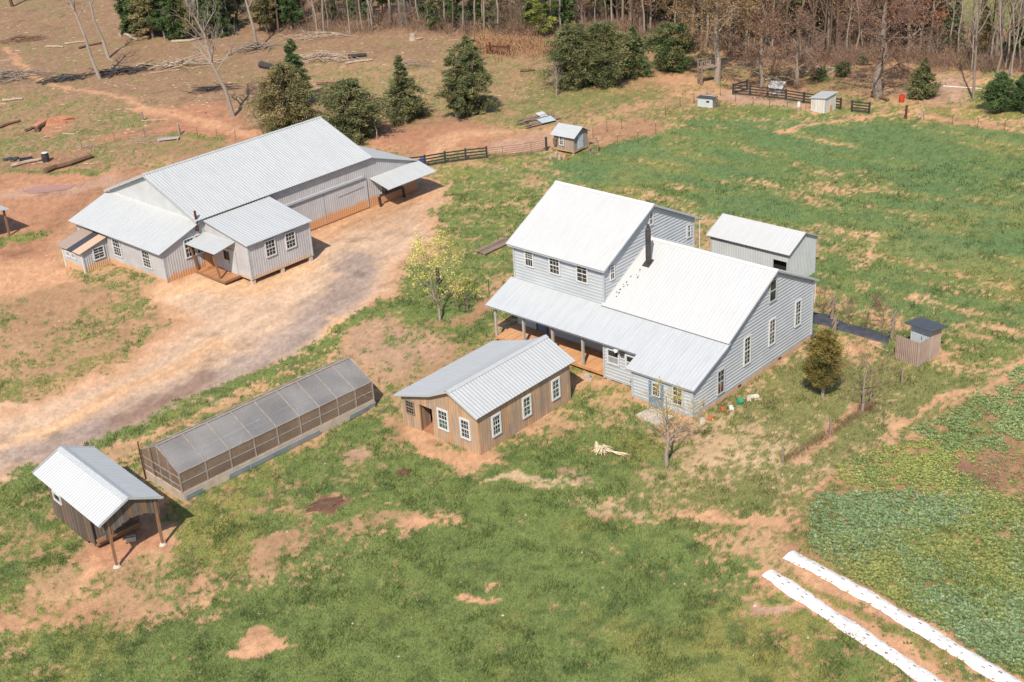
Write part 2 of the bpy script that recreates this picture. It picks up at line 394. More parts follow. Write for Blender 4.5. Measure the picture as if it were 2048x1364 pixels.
# ------------------------------------------------------------------ ground: one sheet to the horizon
def _h(ix, iy, seed):
    v = (ix.astype(np.int64)*374761393+iy.astype(np.int64)*668265263+seed*1442695041) & 0xffffffff
    v = ((v ^ (v >> 13))*1274126177) & 0xffffffff
    return ((v ^ (v >> 16)) & 0xffff)/65535.0
def vn(x, y, seed=0):
    ix, iy = np.floor(x), np.floor(y); fx, fy = x-ix, y-iy
    fx = fx*fx*(3-2*fx); fy = fy*fy*(3-2*fy)
    a_, b_ = _h(ix, iy, seed), _h(ix+1, iy, seed); c2, d2 = _h(ix, iy+1, seed), _h(ix+1, iy+1, seed)
    return (a_+(b_-a_)*fx)*(1-fy)+(c2+(d2-c2)*fx)*fy
def fbm(x, y, sc_, octv=4, seed=0, gain=0.55):
    t, amp, tot = 0, 1.0, 0
    for k in range(octv):
        t = t+amp*vn(x/sc_*2**k+17.3*k, y/sc_*2**k-9.1*k, seed+k); tot += amp; amp *= gain
    return t/tot
def sstep(a_, b_, x):
    t = np.clip((x-a_)/(b_-a_), 0, 1); return t*t*(3-2*t)
def hump(x, y):                              # the slight rise beside the barn's near corner
    c = g(318, 556); return 0.52*np.exp(-((x-c.x)**2+(y-c.y)**2)/(2*4.6**2))
def gz(px, py):
    p = g(px, py); p.z = float(hump(p.x, p.y)); return p
SX = np.concatenate([[-30, -8, -2.5, -1.4, -1.0], np.linspace(-0.82, 0.82, 966), [1.0, 1.4, 2.5, 8, 30]])
YS = np.concatenate([[-400, -60, 10, 30, 40], np.geomspace(46, 330, 560), [370, 450, 700, 1500, 4500]])
GX, GY = np.meshgrid(SX, YS); GX = GX*np.maximum(GY, 45.0)
X, Y = GX.ravel(), GY.ravel()
ud = np.array([math.cos(-0.76), math.sin(-0.76)]); vd = np.array([-ud[1], ud[0]])
AL, AC = X*ud[0]+Y*ud[1], X*vd[0]+Y*vd[1]     # along / across the fields' rows
WX = X+(fbm(X, Y, 5, 3, 11)-.5)*3.2+(fbm(X, Y, 1.1, 3, 12, .8)-.5)*1.8
WY = Y+(fbm(X, Y, 5, 3, 13)-.5)*3.2+(fbm(X, Y, 1.1, 3, 14, .8)-.5)*1.8
def W(pts): return np.array([[*g(*p)[:2]] for p in pts])
def near(P, pad):
    return (WX > P[:, 0].min()-pad) & (WX < P[:, 0].max()+pad) & (WY > P[:, 1].min()-pad) & (WY < P[:, 1].max()+pad)
def dist_line(P, closed, x, y):
    d = np.full(len(x), 1e9); k = len(P)
    for i in range(k if closed else k-1):
        a_, b_ = P[i], P[(i+1) % k]; e_ = b_-a_; L = max(e_@e_, 1e-9)
        t = np.clip(((x-a_[0])*e_[0]+(y-a_[1])*e_[1])/L, 0, 1)
        d = np.minimum(d, np.hypot(x-a_[0]-t*e_[0], y-a_[1]-t*e_[1]))
    return d
def poly_w(pts, soft):
    P = W(pts); out = np.zeros(len(X)); s = near(P, soft+0.1); x, y = WX[s], WY[s]
    ins = np.zeros(len(x), bool); k = len(P)
    for i in range(k):
        a_, b_ = P[i], P[(i+1) % k]
        c = ((a_[1] > y) != (b_[1] > y)) & (x < (b_[0]-a_[0])*(y-a_[1])/(b_[1]-a_[1]+1e-12)+a_[0])
        ins ^= c
    d = dist_line(P, True, x, y)*np.where(ins, 1, -1)
    out[s] = sstep(-soft, soft, d); return out
def line_w(pts, width, soft):
    P = W(pts); out = np.zeros(len(X)); s = near(P, width+soft+0.1)
    d = dist_line(P, False, WX[s], WY[s]); out[s] = 1-sstep(width/2-soft*.5, width/2+soft*.5, d); return out
SC = {k: np.array(al(*v_)) for k, v_ in dict(tan=(198, 160, 122), thatch=(178, 140, 108), clay=(216, 166, 128), red=(192, 138, 108), redd=(164, 120, 94),
      pale=(220, 188, 160), sand=(230, 184, 142), gray=(176, 155, 142), litter=(158, 126, 100), dark=(120, 90, 72), straw=(212, 184, 146),
      pink=(194, 158, 134), mud=(150, 112, 92)).items()}
n4, n1, nf = fbm(X, Y, 7, 4, 1), fbm(X, Y, 1.6, 4, 2), fbm(X, Y, 0.45, 3, 3)
nA = fbm(AL/4, AC, 1.7, 4, 4)
G0 = np.full(len(X), 0.42)
soil = SC['tan']*(1-sstep(.35, .65, n4))[:, None]+SC['clay']*sstep(.35, .65, n4)[:, None]
soil = soil+(SC['thatch']-soil)*(sstep(.45, .7, fbm(X, Y, 3, 4, 5))*0.8)[:, None]
hue = fbm(X, Y, 9, 4, 6)
teal = np.zeros(len(X)); aniso = np.zeros(len(X)); olive = np.zeros(len(X))
def lay(wt, gv=None, gw=1.0, col=None, cw=0.9, te=None, an=None, ol=None):
    global G0, soil, teal, aniso, olive
    if gv is not None: G0 = G0+(gv-G0)*wt*gw
    if col: soil = soil+(SC[col]-soil)*(wt*cw)[:, None]
    if te is not None: teal = teal+(te-teal)*wt
    if an is not None: aniso = aniso+(an-aniso)*wt
    if ol is not None: olive = olive+(ol-olive)*wt
# far away, then the logged clearing
lay(sstep(150, 200, Y), 0.15, 1, 'litter', 0.8)
lay(poly_w([(-400, -60), (240, -40), (250, 66), (560, 78), (1000, 72), (1130, 170), (1010, 250), (830, 300), (640, 232), (470, 300), (150, 345), (-400, 345)], 5), 0.30, 1, 'litter', 0.85, ol=0.75)
lay(poly_w([(-100, 175), (330, 195), (480, 240), (430, 300), (150, 332), (-100, 330)], 4), 0.43, 1, 'thatch', 0.5, ol=0.45)
lay(poly_w([(620, 120), (1000, 120), (1080, 190), (1000, 240), (860, 235), (640, 190)], 5), 0.40, 1, 'tan', 0.4, ol=0.8)
lay(poly_w([(980, 110), (1130, 150), (1420, 150), (1480, 210), (1300, 240), (1180, 235), (1000, 245)], 4), 0.52, 1, 'thatch', 0.6, ol=0.5)
lay(poly_w([(240, 62), (560, 74), (1000, 68), (1120, 90), (1380, 90), (1500, 118), (1620, 120), (1900, 60), (2300, 40), (2300, -120), (-200, -160), (230, -60)], 3), -0.05, 1, 'litter', 1.0, ol=0.8)
lay(poly_w([(1880, -30), (2400, -30), (2400, 62), (1920, 55)], 3), 0.8, 1, None, ol=0.3)
lay(poly_w([(1480, 120), (1640, 118), (1780, 150), (1780, 195), (1600, 190), (1480, 170)], 3), 0.34, 1, 'thatch', 0.8, ol=0.4)
lay(poly_w([(1660, 150), (1800, 100), (1830, 170), (1760, 185)], 2), 0.1, 1, 'thatch', 0.9)
lay(poly_w([(1790, 180), (1900, 150), (1960, 190), (1880, 210)], 2), 0.15, 1, 'pink', 0.9)
lay(poly_w([(1930, 180), (2200, 180), (2200, 250), (1940, 232)], 2), 0.5, 1, None)
# trails and red clay behind the barn
lay(line_w([(20, 95), (34, 130), (60, 150), (110, 168), (160, 180), (215, 188), (262, 197), (280, 213), (330, 228)], 1.2, 1.0), 0.0, 0.9, 'clay', 0.75)
lay(poly_w([(275, 215), (420, 205), (470, 235), (530, 268), (500, 285), (380, 272), (310, 245)], 2.5), 0.05, 0.9, 'red', 0.9)
lay(line_w([(280, 215), (350, 232), (420, 245), (480, 262), (560, 280)], 2.2, 1.5), -0.2, 1, 'clay', 0.8)
lay(line_w([(210, 275), (290, 262), (370, 255)], 2.0, 1.5), 0.0, 1, 'red', 0.8)
lay(poly_w([(60, 240), (140, 232), (130, 265), (70, 270)], 1.5), -0.1, 0.8, 'red', 0.8)
lay(poly_w([(690, 262), (830, 250), (930, 250), (1010, 262), (1090, 262), (1090, 318), (980, 300), (870, 318), (760, 300)], 3.0), 0.08, 0.95, 'red', 0.75)
lay(line_w([(845, 318), (880, 290), (930, 268), (1000, 262)], 2.4, 1.6), -0.3, 1, 'sand', 0.5)
lay(poly_w([(980, 280), (1095, 265), (1092, 312), (985, 320)], 1.0), -0.1, 1, 'pink', 0.9)
lay(line_w([(1180, 240), (1280, 210), (1400, 185)], 2.4, 2.4), 0.36, 0.7, 'clay', 0.4)
lay(poly_w([(1280, 130), (1400, 145), (1430, 175), (1330, 172), (1290, 155)], 1.5), 0.2, 0.9, 'clay', 0.6)
lay(poly_w([(1340, 175), (1470, 178), (1470, 198), (1350, 196)], 1.5), 0.3, 0.8, 'clay', 0.5)
lay(poly_w([(1180, 265), (1300, 238), (1335, 262), (1310, 290), (1200, 308)], 1.0), 0.08, 0.95, 'redd', 0.55)
lay(poly_w([(1455, 192), (1610, 215), (1618, 222), (1470, 205), (1430, 192)], 0.8), -0.2, 1, 'pink', 0.9)
lay(poly_w([(1460, 165), (1560, 165), (1600, 200), (1470, 190)], 1.0), 0.0, 1, 'thatch', 0.9)
# barn yard
lay(poly_w([(-200, 345), (120, 340), (290, 340), (215, 392), (128, 445), (112, 560), (-200, 590)], 2.0), -0.12, 0.95, 'red', 0.75)
lay(line_w([(-60, 400), (60, 382), (150, 380), (230, 355)], 3.5, 2.0), -0.3, 1, 'pink', 0.8)
lay(line_w([(-60, 560), (40, 520), (110, 450), (180, 390)], 3.5, 3.0), -0.2, 1, 'redd', 0.5)
lay(line_w([(20, 338), (100, 348), (190, 343)], 1.6, 1.5), 0.75, 1, None)
lay(line_w([(-20, 500), (40, 478), (86, 465)], 2.4, 1.6), 0.85, 1, None)
lay(line_w([(360, 268), (410, 272), (440, 278)], 1.8, 1.2), 0.85, 1, None)
lay(poly_w([(30, 312), (190, 300), (140, 336), (30, 332)], 1.2), 0.1, 0.8, 'redd', 0.6)
# west lawn between barn yard and drive
lay(poly_w([(-250, 560), (115, 545), (250, 545), (345, 565), (310, 605), (420, 648), (330, 700), (190, 775), (-250, 880)], 2.2), 0.42, 1, 'thatch', 0.6, ol=0.35)
lay(poly_w([(-200, 520), (120, 515), (170, 560), (140, 590), (-200, 590)], 1.5), -0.1, 1, 'clay', 0.9)
lay(poly_w([(20, 590), (130, 570), (200, 590), (120, 660), (30, 670)], 2.0), 0.1, 0.9, 'thatch', 0.9)
lay(poly_w([(150, 540), (230, 535), (335, 565), (280, 585), (180, 575)], 1.2), 0.52, 1, 'tan', 0.5)
lay(line_w([(205, 585), (250, 600), (330, 615), (360, 640)], 2.5, 2), 0.55, 1, None)
lay(line_w([(0, 790), (90, 770), (190, 745), (260, 720)], 2.6, 2), 0.62, 1, None)
lay(line_w([(-30, 818), (70, 800), (140, 795)], 0.9, 0.8), -0.1, 1, 'pale', 0.8)
# drive
drive = [(-300, 1010), (-300, 830), (-30, 845), (100, 795), (190, 765), (270, 722), (330, 690), (400, 640), (350, 605), (330, 585), (380, 560), (500, 565), (600, 520), (640, 470), (760, 415), (850, 378), (892, 372), (868, 405), (835, 440), (858, 480), (800, 520), (790, 575), (735, 605), (660, 665), (590, 700), (545, 738), (480, 772), (390, 812), (300, 850), (190, 898), (60, 948)]
lay(line_w(drive[1:]+drive[:1], 2.6, 2.6), -0.1, .8, 'clay', 0.8)
lay(poly_w(drive, 1.6), -0.35, 1, 'pale', 0.85)
lay(line_w([(-40, 930), (90, 860), (210, 800), (330, 745), (430, 690)], 2.0, 1.6), -0.3, 1, 'sand', 0.8)
lay(line_w([(620, 500), (700, 450), (800, 400), (880, 385)], 3.0, 2.2), -0.3, 1, 'clay', 0.75)
lay(line_w([(350, 585), (420, 572), (520, 580), (620, 530)], 2.6, 2.2), -0.3, 1, 'sand', 0.8)
lay(line_w([(60, 905), (170, 868), (280, 826), (380, 780), (470, 740), (560, 680), (640, 630), (700, 575), (720, 520)], 4.0, 2.6), -0.3, 1, 'gray', 0.95)
lay(line_w([(250, 835), (330, 800), (400, 768), (425, 750)], 2.4, 1.6), -0.3, 1, 'mud', 0.55)
lay(line_w([(470, 770), (560, 722), (620, 690), (690, 635)], 1.2, 1.0), -0.3, 1, 'sand', 0.9)
lay(poly_w([(700, 420), (800, 400), (850, 420), (790, 470), (720, 470)], 2.2), 0.15, 0.6, 'thatch', 0.5)
lay(poly_w([(640, 465), (760, 412), (850, 378), (868, 372), (835, 356), (760, 412)], 0.8), -0.3, 1, 'clay', 0.8)
# lawn strip by the greenhouse and round the house
lay(line_w([(-60, 1010), (110, 930), (240, 872), (420, 792), (560, 728), (680, 660), (740, 625)], 2.6, 1.8), 0.62, 1, 'clay', 0.2)
lay(poly_w([(760, 600), (860, 630), (980, 640), (985, 690), (860, 740), (790, 780), (740, 740), (700, 700)], 1.8), 0.50, 1, 'thatch', 0.75)
lay(poly_w([(660, 700), (760, 640), (850, 660), (880, 700), (800, 750), (740, 760)], 1.5), 0.22, 0.8, 'pink', 0.6)
lay(poly_w([(860, 420), (1020, 370), (1100, 380), (1010, 490), (985, 600), (960, 640), (830, 640), (800, 560), (870, 490)], 2.0), 0.60, 1, 'tan', 0.6)
lay(line_w([(870, 640), (930, 640), (985, 605)], 1.6, 1), 0.2, 0.8, 'redd', 0.5)
lay(poly_w([(955, 345), (1000, 338), (1035, 350), (1000, 362), (960, 360)], 0.5), -0.2, 1, 'pink', 0.9)
lay(poly_w([(870, 300), (1100, 300), (1100, 340), (1020, 400), (870, 420)], 2.0), 0.55, 1, 'tan', 0.6)
lay(poly_w([(-100, 990), (110, 940), (170, 1040), (150, 1110), (60, 1200), (-100, 1240)], 2), 0.60, 1, 'thatch', 0.8)
# front yard
lay(poly_w([(370, 1010), (760, 820), (900, 920), (1180, 860), (1270, 840), (1330, 930), (1150, 1060), (860, 1090), (600, 1110), (330, 1160)], 2.0), 0.72, 1, 'thatch', 0.45)
lay(line_w([(180, 1240), (330, 1180), (460, 1130), (600, 1080), (700, 1050), (800, 1040), (900, 1060), (1020, 1030)], 2.2, 2.4), 0.40, 0.85, 'thatch', 0.7)
lay(line_w([(700, 1100), (800, 1060), (900, 1035)], 1.5, 1.2), 0.1, 0.9, 'clay', 0.8)
lay(line_w([(-20, 1260), (160, 1220), (260, 1260)], 2.0, 2.0), 0.36, 0.7, 'red', 0.5)
lay(poly_w([(540, 1160), (720, 1080), (1000, 1030), (1300, 1050), (1440, 1110), (1560, 1130), (1600, 1200), (1560, 1400), (1480, 1700), (-100, 1700), (-50, 1290), (240, 1260), (420, 1210)], 1.6), 0.80, 1, 'clay', 0.4, te=.08)
lay(poly_w([(170, 1180), (240, 1130), (340, 1080), (335, 1050), (290, 1000), (210, 1060)], 0.6), -0.4, 1, 'clay', 1.0)
lay(poly_w([(200, 1080), (330, 1060), (345, 1090), (240, 1125), (185, 1110)], 0.5), -0.4, 1, 'red', 0.7)
lay(poly_w([(445, 1305), (480, 1272), (560, 1262), (585, 1272), (520, 1300), (470, 1320)], 0.4), -0.5, 1, 'clay', 0.9)
lay(poly_w([(920, 1184), (1000, 1180), (1010, 1190), (940, 1194)], 0.3), -0.4, 1, 'clay', 0.9)
lay(poly_w([(800, 845), (855, 850), (870, 890), (965, 905), (990, 935), (900, 925), (840, 890)], 0.9), 0.05, 1, 'clay', 0.9)
lay(poly_w([(690, 890), (760, 880), (775, 905), (700, 915)], 0.8), 0.25, 0.8, 'pink', 0.7)
lay(poly_w([(605, 1030), (640, 990), (690, 1000), (640, 1035)], 0.4), -0.4, 1, 'dark', 0.9)
lay(line_w([(960, 958), (1050, 966), (1140, 958)], 0.9, 1.0), 0.15, 0.9, 'straw', 0.95)
lay(line_w([(1160, 985), (1230, 1000), (1300, 1025)], 1.2, 1.6), 0.3, 0.8, 'straw', 0.6)
lay(poly_w([(1090, 935), (1180, 930), (1190, 950), (1100, 955)], 0.5), 0.2, 0.8, 'pink', 0.8)
lay(poly_w([(1150, 770), (1270, 790), (1290, 830), (1180, 830), (1130, 800)], 1.2), 0.62, 1, 'tan', 0.6)
# east yard
lay(poly_w([(1390, 850), (1620, 690), (1700, 720), (1800, 700), (1880, 740), (1840, 830), (1730, 900), (1600, 990), (1400, 1000), (1280, 960)], 2.0), 0.57, 1, 'straw', 0.5, ol=0.45)
lay(line_w([(1400, 835), (1500, 760), (1620, 685)], 1.2, 1.0), 0.35, 0.9, 'pink', 0.8)
lay(poly_w([(1440, 900), (1540, 870), (1600, 880), (1560, 930), (1460, 940)], 1.2), 0.42, 0.7, 'straw', 0.7)
lay(poly_w([(1290, 1000), (1400, 1010), (1560, 1020), (1640, 960), (1750, 880), (1880, 790), (1960, 740), (2080, 690), (2080, 760), (1900, 850), (1700, 980), (1580, 1060), (1400, 1060)], 1.4), 0.44, 1, 'tan', 0.6, ol=0.5)
for dx in (0, 26): lay(line_w([(1360+dx, 1030+dx*.4), (1560+dx, 1020+dx*.4), (1680+dx, 950+dx*.4), (1800+dx, 865+dx*.4), (1920+dx, 780+dx*.4), (2080+dx, 700+dx*.4)], 0.55, 0.5), 0.0, 0.8, 'clay', 0.7)
lay(line_w([(1560, 915), (1640, 860), (1720, 818)], 0.9, 0.8), 0.1, 0.8, 'red', 0.6)
# north-east fields, sown in drifts along the rows
field = [(1090, 330), (1180, 300), (1310, 270), (1400, 235), (1560, 235), (1700, 232), (1860, 250), (2300, 275), (2300, 720), (2048, 690), (1900, 640), (1650, 600), (1640, 470), (1420, 430), (1310, 400), (1120, 360)]
lay(poly_w(field, 2.0), 0.80, 1, 'clay', 0.55, te=0.6, an=0.8)
for q_, wd in (([(1180, 388), (1290, 380), (1340, 400)], 1.6), ([(1240, 400), (1330, 420), (1420, 436)], 1.2), ([(1560, 372), (1660, 372), (1760, 380), (2100, 420)], 1.7),
               ([(1780, 318), (1900, 345), (2080, 370)], 1.2), ([(1650, 452), (1740, 468), (1740, 488)], 1.0), ([(1735, 470), (1732, 510), (1700, 535)], 0.8), ([(1620, 440), (1680, 455)], 1.0),
               ([(1560, 300), (1640, 290), (1720, 285)], 1.6), ([(1720, 260), (1830, 258), (1920, 272)], 1.0), ([(1830, 545), (1900, 560), (2060, 600)], 1.4), ([(1640, 400), (1720, 420), (1830, 450)], 1.6),
               ([(1800, 500), (1880, 500), (1990, 525), (2080, 540)], 1.2), ([(1840, 560), (1940, 585), (2060, 625)], 1.4), ([(1430, 360), (1530, 368)], 1.2), ([(1830, 600), (1880, 612)], 0.6)):
    lay(line_w(q_, wd*1.4, wd*2.6), 0.56, 0.45, 'sand' if wd < 1.3 else 'clay', 0.7)
for pp in ([(1630, 430), (1720, 440), (1770, 480), (1740, 560), (1680, 550), (1660, 480)], [(1800, 520), (2000, 540), (2100, 570), (2100, 640), (1900, 600), (1800, 570)], [(1180, 370), (1320, 372), (1400, 400), (1330, 425), (1200, 400)], [(1540, 350), (1700, 360), (1760, 400), (1640, 410), (1540, 380)]):
    lay(poly_w(pp, 4), 0.50, 0.7, 'clay', 0.5, te=.1)
for q_, wd in (([(1230, 430), (1290, 385), (1340, 378)], 1.0), ([(1740, 470), (1735, 500), (1705, 530)], 0.7), ([(1840, 590), (1900, 600)], 0.6)):
    lay(line_w(q_, wd*.8, 1.2), 0.32, 0.7, 'sand', 0.6)
lay(poly_w([(1300, 225), (1420, 200), (1620, 218), (1800, 228), (1880, 245), (1700, 250), (1500, 250), (1360, 240)], 1.6), 0.58, 1, 'clay', 0.5)
lay(line_w([(1560, 262), (1700, 238), (1800, 228), (2100, 270)], 1.0, 1.0), 0.2, 0.8, 'clay', 0.7)
lay(poly_w([(1640, 600), (1800, 610), (1960, 640), (2100, 680), (2100, 720), (1900, 740), (1880, 690), (1790, 690), (1630, 640)], 1.6), 0.52, 1, 'clay', 0.55)
lay(poly_w([(1630, 590), (1760, 625), (1830, 660), (1780, 640), (1640, 605)], 1.0), 0.2, 0.9, 'clay', 0.9)
# vegetable field soil
lay(poly_w([(1560, 1085), (1600, 1010), (1700, 930), (1840, 860), (1960, 790), (2200, 690), (2300, 1300), (2100, 1350), (1850, 1230), (1640, 1120)], 1.2), 0.50, 1, 'redd', 0.65)
lay(poly_w([(1900, 900), (2000, 890), (2060, 930), (2000, 1000), (1880, 960)], 1.2), 0.15, 1, 'mud', 0.8)
lay(poly_w([(1520, 1150), (1560, 1130), (2100, 1380), (2100, 1600), (1800, 1600), (1480, 1220)], 1.0), 0.55, 1, 'red', 0.5)
lay(poly_w([(1500, 1195), (1580, 1205), (1590, 1240), (1510, 1240)], 0.5), 0.0, 0.9, 'pink', 0.9)
lay(poly_w([(1100, 355), (1180, 320), (1200, 350), (1130, 380)], 1.5), 0.6, 0.8, None)
lay(line_w([(1590, 1115), (1740, 1195), (1900, 1285), (2100, 1400)], 1.4, 0.5), -0.1, 0.8, 'clay', 0.8)
lay(line_w([(1545, 1150), (1700, 1250), (1900, 1380), (2000, 1450)], 1.5, 0.5), -0.1, 0.8, 'clay', 0.8)
# grass cover, broken up at several scales
nmix = (0.34*n4+0.42*n1+0.24*nf)*(1-aniso*.75)+nA*aniso*.75
nmix = nmix*0.62+0.38*fbm(X, Y, 0.3, 3, 9, 0.75)
cover = sstep(-0.15, 0.17, (G0-0.45)*1.0+(nmix-0.5)*2.2)
gl = [np.array(al(*q)) for q in ((117, 135, 74), (156, 150, 84), (88, 110, 60), (90, 129, 86), (156, 138, 95))]
gr = gl[0]+(gl[1]-gl[0])*(sstep(.46, .74, hue)*.8)[:, None]
gr = gr+(gl[2]-gr)*(sstep(.5, .74, fbm(X, Y, 0.9, 3, 21))*0.8)[:, None]
gr = gr+(gl[3]-gr)*(teal*(0.35+0.65*sstep(.35, .6, nA)))[:, None]
gr = gr+(gl[4]-gr)*(olive*0.85)[:, None]
gr = gr*(0.64+.76*fbm(X, Y, 0.35, 3, 34, .8))[:, None]*1.04
soil = soil*(0.78+0.46*fbm(X, Y, 0.8, 4, 31, .7))[:, None]
soil = soil*(0.76+0.5*fbm(X, Y, 0.2, 2, 32))[:, None]
dk = sstep(.62, .8, fbm(X, Y, 2.2, 4, 33)); soil = soil*(1-0.22*dk)[:, None]
dv = W([(60, 905), (700, 540)]); dv = (dv[1]-dv[0])/np.hypot(*(dv[1]-dv[0])); la_, lc_ = X*dv[0]+Y*dv[1], -X*dv[1]+Y*dv[0]
dm_ = poly_w(drive, 1.5); trk = fbm(la_/9, lc_, .8, 4, 61, .65)
soil = soil*(1+(trk-.5)*0.5*dm_)[:, None]
for a_, b_ in (((60, 905), (700, 540)), ((20, 930), (560, 640)), ((380, 640), (720, 470))):
    for off in (-.85, .85):
        o2 = W([a_, b_]); o2 = o2+off*np.array([-dv[1], dv[0]]); d9 = dist_line(o2, False, X+(WX-X)*.35, Y+(WY-Y)*.35)
        soil = soil*(1-0.13*(1-sstep(.08, .4, d9))*sstep(.35, .6, fbm(la_/6, lc_, 1.2, 3, 62)))[:, None]
col = soil+(gr-soil)*(cover*0.94)[:, None]
Z = hump(X, Y)+(fbm(X, Y, 0.6, 3, 41)-.5)*0.05*cover*(Y < 200)
Z = Z+(fbm(X, Y, 6, 2, 42)-.5)*0.06*sstep(0.1, 0.4, np.abs(G0)) * (Y < 400)
me = bpy.data.meshes.new('ground'); nx, ny = len(SX), len(YS)
me.vertices.add(nx*ny); me.vertices.foreach_set('co', np.stack([X, Y, Z], 1).astype(np.float32).ravel())
idx = np.arange(nx*ny).reshape(ny, nx); q4 = np.stack([idx[:-1, :-1], idx[:-1, 1:], idx[1:, 1:], idx[1:, :-1]], -1).reshape(-1, 4)
me.loops.add(q4.size); me.loops.foreach_set('vertex_index', q4.astype(np.int32).ravel())
me.polygons.add(len(q4)); me.polygons.foreach_set('loop_start', np.arange(0, q4.size, 4, dtype=np.int32))
me.update(calc_edges=True); me.polygons.foreach_set('use_smooth', [True]*len(q4))
at = me.attributes.new('tint', 'FLOAT_COLOR', 'POINT')
t4 = np.ones((nx*ny, 4), np.float32); t4[:, :3] = np.clip(col, 0, 1); at.data.foreach_set('color', t4.ravel())
at = me.attributes.new('cover', 'FLOAT', 'POINT'); at.data.foreach_set('value', cover.astype(np.float32))
m, n, b = new_mat('ground'); v = ocoord(n)
ta = N(n, 'Attribute', attribute_name='tint'); ca = N(n, 'Attribute', attribute_name='cover')
f1 = noise(n, v, 9.0, 5, 0.7); f2 = noise(n, v, 30.0, 3, 0.7)
br = mathn(n, 'ADD', ramp(n, f1, 0.3, 0.7, 0.42, 0.96), ramp(n, f2, 0.25, 0.75, 0.06, 0.62))
mm = N(n, 'VectorMath', operation='SCALE'); n.links.new(ta.outputs['Color'], mm.inputs[0]); n.links.new(br, mm.inputs['Scale'])
n.links.new(mm.outputs[0], b.inputs['Base Color']); b.inputs['Roughness'].default_value = 0.95; b.inputs['Specular IOR Level'].default_value = 0.1
bp = N(n, 'Bump'); bp.inputs['Distance'].default_value = 0.06
n.links.new(ramp(n, ca.outputs['Fac'], 0, 1, 0.35, 0.8), bp.inputs['Strength'])
n.links.new(f1, bp.inputs['Height']); n.links.new(bp.outputs[0], b.inputs['Normal'])
me.materials.append(m)
go = bpy.data.objects.new('ground', me); C.objects.link(go); tag(go, kind='structure')

# grass blades: tufts where the ground is green (nobody could count them)
rs = np.random.RandomState(3)
inside = (Y > 46) & (Y < 200) & (np.abs(X) < 0.7*Y)
cand = np.where(inside & (cover > 0.45))[0]
pick = cand[rs.rand(len(cand)) < np.clip(0.9*(90/Y[cand])**0.5, 0, 1)*0.85]
# keep buildings, drive films free: their footprints are masked by G0 < 0 or covered anyway
def tufts(name, ids, nb, hmin, hmax, wd, jit, spread, dark=1.0):
    k = len(ids)*nb; i = np.repeat(ids, nb)
    px_, py_, pz_ = X[i]+rs.normal(0, spread, k), Y[i]+rs.normal(0, spread, k), Z[i]
    hh = rs.uniform(hmin, hmax, k); an = rs.uniform(0, 2*math.pi, k); ln = rs.uniform(0.2, 0.9, k)*hh; la = rs.uniform(0, 2*math.pi, k)
    ww = wd*np.clip(Y[i]/75, 0.8, 2.2)
    dx, dy = np.cos(an)*ww, np.sin(an)*ww
    P = np.zeros((k, 3, 3)); P[:, 0] = np.stack([px_-dx, py_-dy, pz_-0.01], 1); P[:, 1] = np.stack([px_+dx, py_+dy, pz_-0.01], 1)
    P[:, 2] = np.stack([px_+np.cos(la)*ln, py_+np.sin(la)*ln, pz_+hh], 1)
    t = gr[i]*rs.uniform(0.55, 1.4, (k, 1))*dark*(1+rs.normal(0, jit, (k, 3)))
    return fast_mesh(name, P, 3, 'leaf', np.clip(t, 0.005, 0.9))
tag(tufts('grass', pick, 3, 0.06, 0.19, 0.022, 0.07, 0.08), kind='stuff')
clump = np.where(inside & (cover > 0.8) & (fbm(X, Y, 1.3, 3, 51) > 0.57) & (Y < 130))[0]
clump = clump[rs.rand(len(clump)) < 0.6]
tag(tufts('grass_clumps', clump, 3, 0.16, 0.38, 0.02, 0.06, 0.12, 0.72), kind='stuff')
UP = V(0, 0, 1)
# ------------------------------------------------------------------ farmhouse
H = thing('farmhouse', 'large pale grey farmhouse with white metal roofs, a two storey block and long front porch', 'house', (6.71, 87.088, 0), -0.76)
xL, xM, xR, yF, yB, yA, xA = -11.02, -2.06, 8.89, 2.71, 14.28, -1.47, 3.73
yr, zr1, zf1, zb1 = 8.6, 10.74, 7.45, 7.72           # upper roof ridge, front and rear eave
yr2, zr2, zf2, zb2 = 8.68, 7.94, 4.565, 5.02         # lower roof
pz = lambda y: 4.50+(y-yF)*0.404                      # porch roof plane
def gab(y, rl, rz, fl, fz, bl, bz): return fz+(rz-fz)*(y-fl)/(rl-fl) if y < rl else bz+(rz-bz)*(bl-y)/(bl-rl)
def up_top(y): return gab(y, yr, zr1, 2.3, zf1, 14.76, zb1)-0.06
def lo_top(y): return pz(y)-0.06 if y < yF-0.3 else gab(y, yr2, zr2, 2.41, zf2, 14.7, zb2)-0.06
def span(fn, z, y0, y1):
    """extent in y where the gable is at least z high"""
    ys = [y0+(y1-y0)*i/240 for i in range(241)]; ok = [q for q in ys if fn(q) >= z]
    return (ok[0], ok[-1]) if ok else (8.6, 8.6)
wl = MB()
wl.hwall((0, yF, 0), (1, 0, 0), (0, -1, 0), 3.6, up_top(yF)+0.02, xL, xM)                                # upper front
wl.hwall((0, yF, 0), (1, 0, 0), (0, -1, 0), 0.40, 4.36, xL, xR-0.02)                                      # behind the porch
wl.hwall((xM, 0, 0), (0, 1, 0), (1, 0, 0), 4.2, zr1-0.08, lambda z: max(yF, span(up_top, z, yF, yB)[0]), lambda z: min(yB, span(up_top, z, yF, yB)[1]))
wl.hwall((xL, 0, 0), (0, 1, 0), (-1, 0, 0), 0.3, zr1-0.08, lambda z: span(up_top, z, yF, yB)[0], lambda z: span(up_top, z, yF, yB)[1])
wl.hwall((xR, 0, 0), (0, 1, 0), (1, 0, 0), 0.46, zr2-0.08, lambda z: span(lo_top, z, yA, yB)[0], lambda z: span(lo_top, z, yA, yB)[1])
